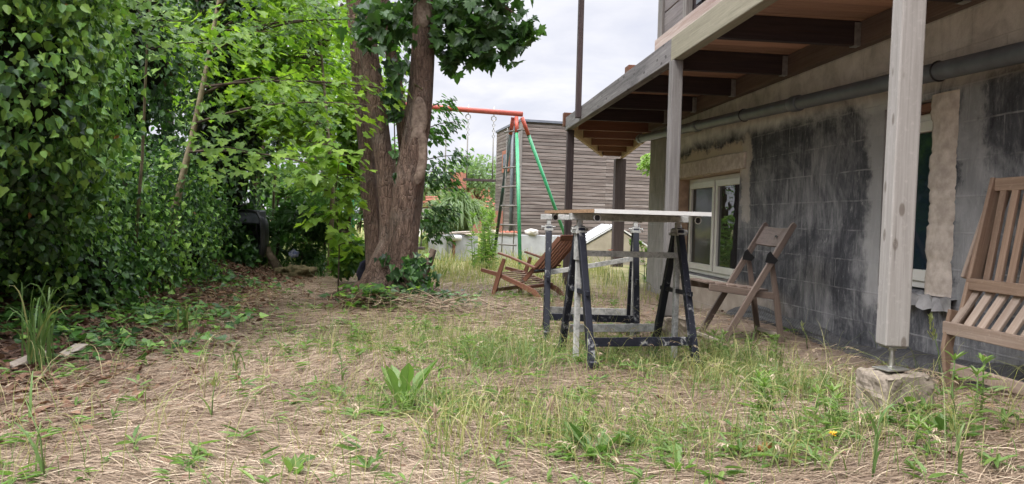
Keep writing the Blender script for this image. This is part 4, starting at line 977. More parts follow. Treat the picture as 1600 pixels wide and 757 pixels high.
# ------------------------------------------------------------------ young maples with layered sprays
def sapling(name, label, base, path, sprays, lsize, nl, r0, v0=.72, mat=None, T=T_MAPLE, barkm=None, flat=.10, cat='tree'):
    """path: trunk points; sprays: list of (height fraction, azimuth deg, length, rise)"""
    t = thing(name, label, cat, base, 0)
    pts = [Vector(p) for p in path]; n = len(pts)
    tr = MB(); tr.tube(pts, [r0 * (1 - .75 * k / (n - 1)) for k in range(n)], 9, True, .12, base[0]); 
    br = MB(); P, D, Nn, S, V = [], [], [], [], []
    for fr, az, ln, rise in sprays:
        q = fr * (n - 1); i = min(int(q), n - 2); s = pts[i].lerp(pts[i + 1], q - i)
        h = Vector((math.cos(rad(az)), math.sin(rad(az)), 0)); sd = Vector((-h.y, h.x, 0))
        c1 = s + h * ln * .45 + Vector((0, 0, rise * .75 * ln)); e = s + h * ln + Vector((0, 0, rise * ln * .9 - .10 * ln))
        cur = [s * (1 - u) ** 2 + c1 * 2 * u * (1 - u) + e * u * u for u in np.linspace(0, 1, 7)]
        br.tube(cur, [r0 * .30 * (1 - .8 * u) + .002 for u in np.linspace(0, 1, 7)], 5)
        for k in range(3):
            u = random.uniform(.35, .85); a = cur[int(u * 6)]; sg = random.choice((-1, 1)); b = a + (h * .5 + sd * sg * random.uniform(.5, 1)) * ln * .35
            br.tube([a, b], [.005, .002], 4)
        m = int(nl * ln); u = RG.beta(2.0, 1.25, m); w = RG.normal(0, .22 * ln, m) * (1.1 - .6 * u)
        base_ = np.array([(1 - a) ** 2 * np.array(s) + 2 * a * (1 - a) * np.array(c1) + a * a * np.array(e) for a in u])
        p = base_ + np.outer(w, np.array(sd)) + np.stack([rnd(m, -.04, .04), rnd(m, -.04, .04), RG.normal(-.03, flat, m) - .12 * np.abs(w)], 1)
        dv = np.array(h)[None] * rnd(m, .3, 1)[:, None] + np.outer(np.sign(w) * rnd(m, .2, 1.0), np.array(sd)) + np.array([0, 0, -1.0])[None] * rnd(m, .15, .75)[:, None]
        P.append(p); D.append(dv); Nn.append(np.array([0, 0, 1.0])[None] + rvec(m, .28) + np.array(h)[None] * .25); S.append(lsize * rnd(m, .65, 1.2)); V.append(np.clip(v0 + .10 * RG.normal(0, 1, m) + random.uniform(-.1, .1), 0, 1))
    trk = tr.build('trunk', barkm or M_SAPL, t, world=True); br.build('branches', M_TWIG, t, world=True)
    leaves('crown', np.concatenate(P), np.concatenate(D), np.concatenate(Nn), np.concatenate(S), T, mat or L_MAPLE, np.concatenate(V), t)
    return t
def rs(n, f0, f1, a0, a1, l0, l1, r0_, r1_): return [(random.uniform(f0, f1), random.uniform(a0, a1), random.uniform(l0, l1), random.uniform(r0_, r1_)) for _ in range(n)]
def vpath(pts): return [at(px, py, D) for px, py, D in pts]
p = vpath([(272, 330, 7.0), (300, 215, 7.0), (322, 110, 7.0), (342, 0, 7.1), (356, -140, 7.2)])
p.insert(0, Vector((p[0].x - .05, p[0].y, G(p[0].x, p[0].y) - .05)))
sapling('maple_sapling', 'slanting pale-barked young maple rising from the ivy bank', tuple(p[0]), p,
        rs(7, .5, .95, -80, 60, .8, 1.5, .05, .45) + [(.44, -20, 1.9, .18), (.55, 5, 2.0, .12), (.36, -35, 1.7, .02), (.62, -60, 1.3, .2)], .078, 95, .042, .84)
p = vpath([(210, 400, 5.9), (222, 250, 5.8), (228, 110, 5.7), (236, -30, 5.6), (240, -160, 5.6)])
sapling('maple_sapling', 'young maple with layered bright leaves leaning beside the near ivy', (p[0].x, p[0].y, G(p[0].x, p[0].y)), p,
        rs(8, .5, .98, -120, 20, .5, .95, -.05, .35), .065, 110, .014, .84)
p = vpath([(424, 420, 10.6), (428, 300, 10.4), (440, 160, 10.0), (452, 20, 9.0), (455, -150, 9.0)])
sapling('maple_sapling', 'young maple in bright leaf behind the black tub and log', (p[0].x, p[0].y, G(p[0].x, p[0].y)), p,
        rs(15, .35, .98, -180, 180, .8, 1.7, .0, .35), .085, 110, .022, .80)
p = vpath([(515, 425, 8.9), (520, 300, 8.9), (510, 180, 9.0), (500, 60, 9.1), (492, -120, 9.3)])
sapling('maple_sapling', 'young maple in bright leaf standing just left of the big trunk', (p[0].x, p[0].y, G(p[0].x, p[0].y)), p,
        rs(14, .3, .98, 120, 280, .7, 1.3, .0, .35), .088, 150, .03, .78)
p = vpath([(528, 468, 6.5), (530, 390, 6.5), (524, 300, 6.45), (532, 235, 6.4)])
sapling('maple_seedling', 'small maple seedling with large fresh leaves before the big trunk', (p[0].x, p[0].y, G(p[0].x, p[0].y)), p,
        rs(9, .3, 1.0, -170, 170, .14, .28, .1, .5) + rs(3, .5, 1.0, 170, 250, .28, .40, .0, .3) + [(.95, -10, .26, .2), (.8, -20, .22, .1)], .100, 52, .008, .92, barkm=M_TWIG, flat=.06)

# shrubs filling under the saplings
def bush(name, label, c, r, n, size, mat, v0, T=T_ELL, trunk=True, cat='shrub', droop=.4, lobes=7, seed=1, shell=.55):
    g = G(c[0], c[1]); t = thing(name, label, cat, (c[0], c[1], g), 0)
    rs_ = np.random.default_rng(seed); cs = rs_.normal(0, 1, (lobes, 3)); cs = nrm(cs) * rs_.uniform(.35, .78, (lobes, 1)); rr = rs_.uniform(.30, .52, lobes)
    k = rs_.integers(0, lobes, n); d = nrm(rs_.normal(0, 1, (n, 3))); rad_ = rs_.uniform(shell, 1, (n, 1)) ** .6
    P = (cs[k] + d * rr[k][:, None] * rad_) * np.array(r) + np.array([c[0], c[1], c[2]])
    keep = P[:, 2] > gz(P[:, 0], P[:, 1]) + .02; P, d = P[keep], d[keep]; m = len(P)
    N = nrm(d * .6 + rs_.normal(0, .45, (m, 3)) + np.array([0, 0, .6])); D = nrm(rs_.normal(0, .7, (m, 3)) + d * .7 + np.array([0, 0, -droop]))
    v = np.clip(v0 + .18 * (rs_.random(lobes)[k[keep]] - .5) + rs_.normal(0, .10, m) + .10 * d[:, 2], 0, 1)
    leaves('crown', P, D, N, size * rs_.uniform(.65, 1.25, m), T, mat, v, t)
    if trunk:
        tb_ = MB(); top = Vector((c[0], c[1], c[2])); r1 = max(.012, .035 * r[2])
        tb_.tube([(c[0], c[1], g - .05), (c[0] + .05 * r[0], c[1], (g + c[2]) / 2), top], [r1 * 1.3, r1, r1 * .7], 9, True, .15, seed)
        for q in range(lobes):
            e = Vector(cs[q] * np.array(r)) + top; tb_.tube([top.lerp(Vector((c[0], c[1], g)), .35), top.lerp(e, .5) + Vector((0, 0, .08 * r[2])), e], [r1 * .6, r1 * .4, r1 * .12], 5)
        tb_.build('trunk', M_TWIG, t, world=True)
    return t
def cbush(px, py, D, rx, rz_, n, size, mat, v0, label, name='shrub', cat='shrub', **k):
    p = at(px, py, D); return bush(name, label, (p.x, p.y, p.z), (rx, rx * .8, rz_), n, size, mat, v0, cat=cat, **k)
cbush(430, 345, 10.2, .95, .62, 2600, .10, L_BG, .35, 'dark leafy shrub arching over the black tub', seed=3)
cbush(505, 352, 10.4, .62, .58, 2200, .085, L_BG, .62, 'leafy bright shrub behind the mossy log', T=T_LANCE, seed=4)
cbush(560, 405, 8.6, .36, .32, 700, .09, L_MAPLE, .55, 'low leafy shrub at the left foot of the maple trunk', T=T_MAPLE, seed=5, lobes=5)
cbush(430, 320, 12.5, 1.1, .8, 2600, .11, L_BG, .78, 'bright leafy shrub closing the gap behind the black tub', seed=12)
cbush(545, 230, 9.6, .40, .9, 900, .09, L_MAPLE, .82, 'slender bright maple bush beside the swing end', T=T_MAPLE, seed=13, lobes=6)
cbush(470, 412, 9.9, .55, .25, 900, .07, L_BG, .45, 'low shrub along the ground between log and maple', seed=6, lobes=5)
cbush(330, 380, 9.2, .6, .5, 1600, .08, L_IVY, .36, 'dark shrub on the left side of the black tub', T=T_IVY, seed=9)
# trees beyond
def btree(px, D, hz, rx, rz_, n, size, mat, v0, label, seed, name='garden_tree', T=T_ELL):
    p = at(px, 340, D); return bush(name, label, (p.x, p.y, hz), (rx, rx * .85, rz_), n, size, mat, v0, T=T, cat='tree', lobes=16, seed=seed, shell=.35)
btree(60, 14, 4.4, 3.4, 3.6, 8000, .20, L_BG, .42, 'large tree rising behind the near ivy', 21)
btree(250, 16, 4.6, 3.2, 3.8, 6500, .17, L_BG, .5, 'large leafy tree behind the slanting sapling', 22)
btree(395, 19, 4.6, 3.0, 4.0, 3600, .17, L_BG, .72, 'leafy tree behind the black tub', 23)
btree(500, 22, 4.2, 2.7, 4.0, 2400, .17, L_BG, .85, 'bright leafy tree left of the big trunk, far back', 24)
btree(330, 12.5, 5.0, 2.1, 2.2, 2600, .10, L_MAPLE, .85, 'maple crown above the ivy-covered trunks', 25, 'maple_tree', T_MAPLE)
btree(480, 13.5, 4.7, 1.9, 2.2, 1900, .10, L_MAPLE, .88, 'bright maple crown beside the swing end', 26, 'maple_tree', T_MAPLE)
btree(560, 34, 2.6, 2.6, 2.4, 2600, .22, L_BG, .55, 'distant tree seen behind the maple stems', 27)
btree(742, 44, 2.6, 2.3, 2.3, 2600, .26, L_PALE, .45, 'distant pale tree left of the shed', 28)
btree(640, 60, 2.4, 4.0, 2.6, 2500, .4, L_PALE, .35, 'far pale trees beyond the brick house', 29)
btree(770, 70, 2.4, 3.6, 2.4, 2500, .4, L_PALE, .3, 'far pale tree against the skyline by the shed', 30)
# cherry-like branches right of the trunk
p = vpath([(648, 430, 9.6), (655, 330, 9.6), (660, 240, 9.6), (664, 175, 9.6)]); p[0].z = G(p[0].x, p[0].y)
sapling('cherry_tree', 'young cherry tree with drooping leafy branches right of the trunk', tuple(p[0]), p,
        [(1.0, 30, .40, .6), (.85, -10, .5, .35), (.80, 60, .45, .3), (.62, 0, .62, .25), (.55, -40, .55, .1), (.5, 30, .6, .15), (.35, 0, .50, .05), (.3, -30, .5, .0), (.3, 50, .45, .0), (.6, 200, .3, .2), (.9, 200, .3, .2), (.4, 190, .4, .1), (.25, -10, .42, .0)], .095, 190, .022, .42, mat=L_BG, T=T_ELL, flat=.07)
# willowy shrub, tall weed, poppies
def fountain(name, label, px, py, D, n, L, mat, v0, cat='shrub', size=.02, dr=.6):
    p = at(px, py, D); g = G(p.x, p.y); t = thing(name, label, cat, (p.x, p.y, g), 0)
    a = rnd(n, 0, 6.283); out = rnd(n, .15, 1.0) * L * .75; hh = L * rnd(n, .75, 1.15)
    P0 = np.stack([p.x + rnd(n, -.1, .1), p.y + rnd(n, -.1, .1), np.full(n, g)], 1)
    P2 = P0 + np.stack([np.cos(a) * out, np.sin(a) * out, hh * (1 - dr * out / L)], 1); P1 = P0 + np.stack([np.cos(a) * out * .45, np.sin(a) * out * .45, hh * 1.25], 1)
    strips('leaves', P0, P1, P2, size * rnd(n, .7, 1.3), mat, np.clip(v0 + RG.normal(0, .12, n), 0, 1), 5, t); 
    return t
fountain('willowy_shrub', 'pale arching long-leaved shrub between cherry tree and garden box', 712, 400, 16.5, 900, 1.35, L_PALE, .75, size=.055, dr=.75)
cbush(690, 385, 17.5, .5, .45, 800, .10, L_PALE, .9, 'yellowish bush beside the brick house door', seed=41, lobes=5)
def weed(name, label, base, h, n, ls, mat=None, v0=.6, T=T_LANCE, lean=(0, 0), stems=1, cat='weed', spread=.06, top=.25, bare=.0):
    t = thing(name, label, cat, base, 0); P, D, N, S, V = [], [], [], [], []; st = MB()
    for s in range(stems):
        a = random.uniform(0, 6.28); o = Vector(base) + Vector((math.cos(a), math.sin(a), 0)) * (spread if stems > 1 else 0) * random.uniform(.3, 1)
        hh = h * random.uniform(.75, 1.0) if s else h; e = o + Vector((lean[0] + random.uniform(-.12, .12) * hh, lean[1] + random.uniform(-.12, .12) * hh, hh)); md = (o + e) / 2 + Vector((random.uniform(-.03, .03) * hh * 2, random.uniform(-.03, .03) * hh * 2, 0))
        st.tube([o - Vector((0, 0, .02)), md, e], [.0035 + .003 * h, .003 + .002 * h, .0015], 5)
        u = RG.random(n) * (1 - bare) + bare; u[: n // 4] = rnd(n // 4, .9, 1.0); ph = np.arange(n) * 2.4 + a
        c = np.array(o)[None] * ((1 - u) ** 2)[:, None] + 2 * (u * (1 - u))[:, None] * np.array(md)[None] + (u ** 2)[:, None] * np.array(e)[None]
        P.append(c); D.append(np.stack([np.cos(ph), np.sin(ph), rnd(n, .15, .9) + np.where(u > .9, .8, 0)], 1)); N.append(np.stack([-np.cos(ph) * .3, -np.sin(ph) * .3, np.ones(n)], 1) + rvec(n, .2)); S.append(ls * rnd(n, .65, 1.15) * (1.1 - top - .6 * u * (1 - top) + .2)); V.append(np.clip(v0 + .25 * (u - .5) + RG.normal(0, .08, n), 0, 1))
    st.build('stem', M_STALK, t, world=True)
    leaves('leaves', np.concatenate(P), np.concatenate(D), np.concatenate(N), np.concatenate(S), T, mat or L_WEED, np.concatenate(V), t); return t
def gb(px, py): p = onground(px, py); return (p.x, p.y, p.z)
b = at(757, 405, 12.0); weed('goldenrod_plant', 'tall leafy goldenrod clump in front of the low grey wall', (b.x, b.y, G(b.x, b.y)), .98, 70, .16, None, .72, stems=9, spread=.28, cat='plant')
b = at(745, 405, 12.4); weed('goldenrod_plant', 'shorter leafy clump beside the garden box', (b.x, b.y, G(b.x, b.y)), .6, 50, .14, None, .6, stems=6, spread=.25, cat='plant')
b = at(1003, 400, 9.9); weed('leafy_sprout', 'yellow-green leafy sprout between the far post and the house corner', (b.x, b.y, G(b.x, b.y)), .62, 40, .10, None, .95, T=T_ELL, stems=4, spread=.12, cat='plant')
q = at(1040, 262, 13.5)
bush('hanging_branch_tree', 'small leafy tree showing beside the house corner under the deck', (q.x, q.y, q.z), (.62, .5, .42), 900, .09, L_WEED, .85, cat='tree', seed=44, lobes=5)
for i, (px, py) in enumerate(((945, 395), (953, 392), (957, 397), (950, 400))):
    b = at(px, py, 10.2); g = G(b.x, b.y); t = thing('poppy', 'orange poppies in the long grass by the thick dark post', 'flower', (b.x, b.y, g), 0, 'orange poppies by the far post')
    MB().tube([(b.x, b.y, g), (b.x + .01, b.y, (g + b.z) / 2), (b.x, b.y, b.z)], .003, 5).build('stem', M_STALK, t, world=True)
    n = 5; a = np.arange(n) * 1.257; leaves('flower', np.tile([b.x, b.y, b.z], (n, 1)), np.stack([np.cos(a), np.sin(a), np.full(n, .5)], 1), np.stack([-np.cos(a), -np.sin(a), np.ones(n)], 1), np.full(n, .05), T_ELL, plain('orange_petal', (.75, .13, .04), .6), np.zeros(n), t)

# ------------------------------------------------------------------ the big maple
tb0 = at(622, 470, 7.1)
tree = thing('maple_tree', 'big three-stemmed maple with ridged brown bark in the middle of the yard', 'tree', (tb0.x, tb0.y, G(tb0.x, tb0.y)), 0)
def stem(pts, seg=18, bump=.16, seed=0):
    P_ = [at(px, py, D) for px, py, D, w in pts]; R_ = [w / 2 / FPX * D for px, py, D, w in pts]
    # refine
    Q_, S_ = [], []
    for k in range(len(P_) - 1):
        for u in (0, .25, .5, .75): Q_.append(P_[k].lerp(P_[k + 1], u)); S_.append(R_[k] * (1 - u) + R_[k + 1] * u)
    Q_.append(P_[-1]); S_.append(R_[-1])
    for _ in range(2):
        Q_ = [Q_[0]] + [(Q_[i - 1] + Q_[i] * 2 + Q_[i + 1]) / 4 for i in range(1, len(Q_) - 1)] + [Q_[-1]]
    return Q_, S_
TT = MB()
for k, pts in enumerate((
    [(616, 500, 7.05, 92), (622, 468, 7.05, 62), (628, 430, 7.05, 50), (631, 360, 7.05, 46), (638, 290, 7.05, 45), (651, 200, 7.05, 41), (660, 100, 7.05, 37), (664, 0, 7.05, 35), (668, -120, 7.1, 33), (690, -330, 7.2, 27), (700, -560, 7.3, 18)],
    [(606, 500, 7.2, 60), (606, 468, 7.2, 44), (607, 420, 7.2, 36), (610, 340, 7.25, 34), (604, 270, 7.25, 31), (591, 190, 7.25, 30), (580, 110, 7.25, 29), (570, 30, 7.25, 27), (560, -120, 7.3, 25), (540, -340, 7.4, 20), (520, -560, 7.5, 13)],
    [(600, 495, 7.5, 50), (590, 450, 7.55, 34), (584, 380, 7.6, 28), (578, 300, 7.6, 26), (570, 220, 7.6, 24), (562, 140, 7.65, 22), (556, 60, 7.7, 21), (548, -40, 7.7, 20), (530, -250, 7.8, 17), (500, -480, 8, 10)],
    [(628, 330, 7.45, 22), (634, 260, 7.5, 19), (630, 200, 7.5, 19), (620, 130, 7.5, 18), (606, 60, 7.5, 17), (596, -30, 7.5, 15), (590, -250, 7.6, 11)])):
    Q_, S_ = stem(pts); TT.tube(Q_, S_, 20, True, .16, k * 3.3)
for az, ln, r_ in ((200, .55, .085), (235, .5, .07), (280, .42, .08), (320, .42, .07), (170, .45, .07), (350, .5, .06), (30, .4, .07), (255, .6, .05)):
    c = Vector((tb0.x - .03, tb0.y + .05, 0)); h = Vector((math.cos(rad(az)), math.sin(rad(az)), 0))
    pp = [c + h * d for d in (.02, .14, .28, .28 + ln * .4, .28 + ln)]
    zz = [.48, .24, .075, .02, -.06]
    r_ *= 1.22; TT.tube([Vector((q.x, q.y, G(q.x, q.y) + z)) for q, z in zip(pp, zz)], [r_ * 1.3, r_ * 1.25, r_, r_ * .7, r_ * .3], 10, True, .25, az)
trunk = TT.build('trunk', M_BARK, tree, world=True)
for px, py, w, h in ((656, 185, 13, 34), (653, 240, 16, 48), (664, 15, 12, 26)):
    c = at(px - 2, py, 7.05 - .148); vs, fs = [], []
    n = 18
    pts3 = []
    for i in range(n):
        th = 2 * math.pi * i / n; x = math.cos(th) * w / FPX * 7; z = math.sin(th) * h / FPX * 7; x *= 1 + .2 * mnoise.noise(Vector((th, px, 0)))
        pts3.append(Vector((c.x + x, c.y + .010 + .02 * (abs(math.cos(th))), c.z + z)))
    sc = MB(); ctr = sum(pts3, Vector()) / n; vs = []
    for f_, dy in ((1.0, .022), (.82, -.006), (.55, .004), (0.02, .006)):
        vs += [ctr + (q - ctr) * f_ + Vector((0, dy, 0)) for q in pts3]
    sc.add(vs, [(k * n + i, k * n + (i + 1) % n, (k + 1) * n + (i + 1) % n, (k + 1) * n + i) for k in range(3) for i in range(n)], vs, 0, True)
    sc.build('bark_scar', M_SCAR, tree, world=True)
# crown: leaf clusters on limbs
def cluster(n, c, r, ls, v0, mode=0):
    c = np.array(c); d = rvec(n, .5); P = c + d * np.array(r)
    N = nrm(np.array([0, 0, 1.0]) + rvec(n, .45) + np.array([0, -.5, 0])); D = nrm(rvec(n, .6) + np.array([.1, -.2, -.75]))
    return P, D, N, ls * rnd(n, .6, 1.15), np.clip(v0 + RG.normal(0, .15, n), 0, 1)
parts = []; limbs = MB()
def limb(pts, rr): limbs.tube([at(*q) for q in pts], [rr * (1 - .75 * k / (len(pts) - 1)) for k in range(len(pts))], 7, True, .1, pts[0][0])
limb([(664, -10, 7.05), (700, -30, 6.9), (760, -10, 6.8), (815, 30, 6.75)], .035)
limb([(662, 20, 7.05), (690, 20, 6.95), (725, 50, 6.9), (740, 85, 6.9)], .022)
limb([(640, -60, 7.0), (600, -20, 6.8), (590, 40, 6.7)], .02)
for px, py, D, r, n in ((700, 20, 6.95, (.20, .25, .22), 46), (735, 55, 6.9, (.20, .25, .20), 46), (770, 40, 6.85, (.22, .25, .2), 48), (800, 60, 6.8, (.13, .2, .16), 26), (825, 42, 6.75, (.08, .15, .10), 14), (710, 85, 6.95, (.12, .2, .12), 22), (755, 85, 6.9, (.13, .2, .12), 20), (790, 85, 6.85, (.06, .12, .06), 6), (740, -10, 6.9, (.4, .4, .22), 70), (690, 55, 7.0, (.12, .2, .2), 26), (700, 100, 7.0, (.06, .1, .07), 8),
                       (775, -20, 6.8, (.2, .3, .12), 34), (590, 20, 6.65, (.26, .2, .18), 42), (610, 45, 6.7, (.2, .2, .12), 22), (570, 55, 6.6, (.12, .15, .10), 14), (640, 15, 7.35, (.2, .2, .3), 36), (630, 90, 7.5, (.15, .2, .3), 20), (620, -40, 6.9, (.5, .4, .25), 60)):
    parts.append(cluster(int(n * 1.8), at(px, py, D), r, .115, .46))
ax = np.array([(tb0.x, tb0.y, 0.0)])
for k in range(38):      # the crown above the frame
    a = random.uniform(0, 6.28); rr = random.uniform(.3, 3.0) ** 1; z = random.uniform(3.5, 7.5)
    c = (tb0.x + math.cos(a) * rr, tb0.y + .3 + math.sin(a) * rr, z + .2 * (3 - rr)); parts.append(cluster(50, c, (.5, .5, .35), .12, .5))
    if k % 4 == 0: limbs.tube([Vector((tb0.x + .1 * math.cos(a), tb0.y + .3, max(3, z - 1.6))), Vector((tb0.x + math.cos(a) * rr * .5, tb0.y + .3 + math.sin(a) * rr * .5, z - .5)), Vector(c)], [.06, .035, .012], 6)
limbs.build('branches', M_BARK, tree, world=True)
leaves('crown', *[np.concatenate([q[i] for q in parts]) for i in range(4)], T_MAPLE, L_MAPDK, np.concatenate([q[4] for q in parts]), tree)
# ivy on the trunk
iv = thing('ivy_vine', 'thin ivy vine climbing between the stems of the big maple', 'ivy', (tb0.x, tb0.y - .15, G(tb0.x, tb0.y - .15)), 0)
vp = [at(*q) for q in ((618, 465, 6.75), (622, 430, 6.8), (600, 415, 6.85), (626, 330, 6.95), (618, 270, 7.0), (616, 190, 7.0), (606, 110, 7.0), (600, 60, 7.0))]
MB().tube(vp, .006, 5).build('stem', M_TWIG, iv, world=True)
P_, S_ = [], []
for px, py, D, r, n, s in ((612, 110, 6.95, .10, 40, .085), (614, 150, 6.98, .09, 36, .085), (618, 180, 7.0, .06, 22, .08), (622, 275, 7.0, .05, 14, .075), (620, 240, 7.02, .04, 8, .07), (655, 418, 6.75, .12, 40, .062), (665, 440, 6.75, .12, 46, .062), (640, 415, 6.8, .08, 24, .08), (620, 430, 6.8, .07, 16, .07), (652, 462, 6.7, .14, 40, .06), (600, 405, 6.9, .05, 9, .07), (630, 455, 6.72, .10, 24, .075)):
    c = np.array(at(px, py, D)); P_.append(c + RG.normal(0, r * .55, (n, 3))); S_.append(np.full(n, s) * rnd(n, .7, 1.2))
P_ = np.concatenate(P_); n = len(P_); leaves('leaves', P_, np.array([0, -.3, -1.0]) + rvec(n, .5), np.array([0, -1.0, .5]) + rvec(n, .4), np.concatenate(S_), T_IVY, L_IVY, np.clip(.45 + RG.normal(0, .16, n), 0, 1), iv)
def patch(name, label, cat, cx, cy, rx, ry, n, size, mat, v0, T=T_IVY, h=.06, kind=None):
    x = cx + RG.normal(0, rx * .5, n); y = cy + RG.normal(0, ry * .5, n); z = gz(x, y) + rnd(n, .01, h)
    P = np.stack([x, y, z], 1); D = np.stack([rvec(n)[:, 0], rvec(n)[:, 1], rnd(n, -.3, .4)], 1); N = np.array([0, -.25, 1.0]) + rvec(n, .3)
    o = leaves(name, P, D, N, size * rnd(n, .6, 1.2), T, mat, np.clip(v0 + RG.normal(0, .15, n), 0, 1)); return tag(o, label, cat, None, kind)
q = onground(690, 480); patch('creeping_ivy', 'ivy creeping over twigs at the right foot of the maple trunk', 'ivy', q.x, q.y, .42, .25, 150, .062, L_IVY, .5, h=.14)
q = onground(575, 482); patch('creeping_ivy', 'ivy and seedlings creeping at the left foot of the maple trunk', 'ivy', q.x, q.y, .36, .2, 130, .08, L_MAPLE, .5, h=.2)
q = onground(215, 492); patch('creeping_ivy', 'bright ivy creeping over leaf litter below the ivy bank', 'ivy', q.x, q.y, .8, .75, 800, .06, L_IVY, .68, h=.08)
q = onground(60, 520); patch('creeping_ivy', 'ivy creeping over leaf litter at the left edge', 'ivy', q.x, q.y, .8, .4, 520, .06, L_IVY, .6, h=.08)
q = onground(330, 440); patch('creeping_ivy', 'ivy creeping along the foot of the bank towards the tub', 'ivy', q.x, q.y, .7, .9, 420, .06, L_IVY, .6, h=.08)
# twig heap at the foot of the trunk
def sticks(name, label, cat, px, py, r, n, L, W_, mat, kind=None, parent=None, h=.12):
    q = onground(px, py); x = q.x + RG.normal(0, r * .5, n); y = q.y + RG.normal(0, r * .3, n); a = rnd(n, 0, 6.28); l = L * rnd(n, .5, 1.2)
    P0 = np.stack([x, y, gz(x, y) + rnd(n, 0, h)], 1); P2 = P0 + np.stack([np.cos(a) * l, np.sin(a) * l, rnd(n, -.04, .08)], 1); P2[:, 2] = np.maximum(P2[:, 2], gz(P2[:, 0], P2[:, 1])); P1 = (P0 + P2) / 2 + rvec(n, .02)
    return tag(strips(name, P0, P1, P2, W_ * rnd(n, .6, 1.3), mat, rnd(n, 0, .7), 3, parent), label, cat, None, kind)
sticks('twig_heap', 'heap of dry grey twigs at the right foot of the maple trunk', 'twigs', 690, 490, .55, 420, .30, .006, L_STRAW, 'stuff')
sticks('brushwood', 'dry brown twigs and roots at the left foot of the maple trunk', 'twigs', 570, 480, .4, 260, .22, .008, L_DRY, 'stuff')
# ------------------------------------------------------------------ straw, grass, litter
def field(n, y0, y1, pw=1.0, pad=.25):
    """random ground points in the wedge of the picture, denser near the camera"""
    y = y0 * (y1 / y0) ** (RG.random(n) ** pw); x = (RG.random(n) * 2 - 1) * (y * .72 + pad); return x, y
def inhouse(x, y): return (x + .11 * y) > 2.85
def hedge(x, y): return sstep(-1.95, -2.6, x + .17 * (y - 4))
CR = lambda px, py: onground(px, py)
def greenness(x, y):
    g = .03 + .30 * fnoise(x, y, 1.3, 3) * fnoise(x, y, 3.1, 5)
    for px, py, rx, ry, k in ((700, 535, 1.0, .75, .75), (790, 555, .55, .35, .9), (1010, 560, .55, .45, .7), (1150, 580, .55, .4, .9), (1240, 610, .55, .35, .8), (640, 640, .45, .3, .6), (760, 650, .6, .35, .45), (930, 700, .35, .2, .7), (1380, 690, .5, .2, .35), (880, 470, .9, 1.0, .6), (1080, 530, .4, .5, .6), (700, 430, 1.5, 2.0, .35), (1200, 700, .5, .2, .4), (480, 560, .5, .4, .2)):
        q = CR(px, py); g = g + .85 * k * np.exp(-((x - q.x) / rx) ** 2 - ((y - q.y) / ry) ** 2)
    t1 = np.exp(-((x - CR(250, 640).x) / .9) ** 2 - ((y - CR(250, 640).y) / .8) ** 2); g = g * (1 - .8 * t1)
    bare = sstep(1.75, 2.25, x + .11 * y); return np.clip(g, 0, 1) * (1 - .85 * bare) * (1 - hedge(x, y))
# mown straw lying on the ground
def straw(name, label, n, y0, y1, L, W_, lift):
    x, y = field(n, y0, y1)
    keep = (~inhouse(x, y)) & (RG.random(n) > hedge(x, y) * .93) & (RG.random(n) > .72 * sstep(1.55, 2.2, x + .11 * y)) & (RG.random(n) < .25 + fnoise(x, y, 1.7, 9) * .6 + fnoise(x, y, 5.3, 14) * .35)
    x, y = x[keep], y[keep]; m = len(x)
    a = 1.25 * np.sin(x * 1.1 + 1.7 * np.sin(y * .9)) * np.cos(y * .8) + RG.normal(0, .55, m); l = L * rnd(m, .4, 1.25)
    z = gz(x, y) + rnd(m, .003, lift) ; dx, dy = np.cos(a) * l, np.sin(a) * l
    P0 = np.stack([x - dx / 2, y - dy / 2, gz(x - dx / 2, y - dy / 2) + rnd(m, .001, lift * .7)], 1); P2 = np.stack([x + dx / 2, y + dy / 2, gz(x + dx / 2, y + dy / 2) + rnd(m, .001, lift)], 1)
    b = RG.normal(0, .14, m) * l; P1 = np.stack([x - np.sin(a) * b, y + np.cos(a) * b, z + rnd(m, 0, .035)], 1)
    v = np.clip(.39 + .5 * (fnoise(x, y, 2.3, 2) - .5) + RG.normal(0, .27, m), 0, 1)
    return tag(strips(name, P0, P1, P2, W_ * rnd(m, .5, 1.3), L_STRAW, v, 4, twist=.45, tip=.4), label, 'straw', None, 'stuff')
straw('mown_straw', 'dry mown grass lying over the near ground', 86000, 2.0, 5.2, .20, .0024, .026)
straw('mown_straw', 'dry mown grass lying over the farther ground up to the trees', 42000, 5.0, 11.5, .28, .0048, .03)
# standing grass: short green blades, long bleached blades
def grass(name, label, n, y0, y1, H, W_, dens, v0, vs, dead=.3, arch=.7, segs=4, cond=None):
    x, y = field(n, y0, y1); k = (~inhouse(x, y)) & (RG.random(n) < dens(x, y))
    if cond is not None: k &= cond(x, y)
    x, y = x[k], y[k]; m = len(x); a = rnd(m, 0, 6.283); h = H * rnd(m, .35, 1.15) * ((.35 + .65 * sstep(8.2, 11.5, y)) if name == 'meadow_grass' else 1.0); ln = h * arch * rnd(m, .15, 1.2)
    P0 = np.stack([x, y, gz(x, y) - .005], 1); P1 = P0 + np.stack([np.cos(a) * ln * .25, np.sin(a) * ln * .25, h * .9], 1); P2 = P0 + np.stack([np.cos(a) * ln, np.sin(a) * ln, h * rnd(m, .35, 1.0)], 1)
    v = np.clip(np.where(RG.random(m) < dead, rnd(m, 0, .32), v0 + RG.normal(0, vs, m)), 0, 1)
    return tag(strips(name, P0, P1, P2, W_ * rnd(m, .6, 1.3), L_GRASS, v, segs, twist=.9), label, 'grass', None, 'stuff')
grass('short_grass', 'short green and bleached grass growing through the straw', 70000, 2.0, 8.0, .165, .0030, lambda x, y: greenness(x, y) ** 1.5 * 1.0, .68, .14, .26)
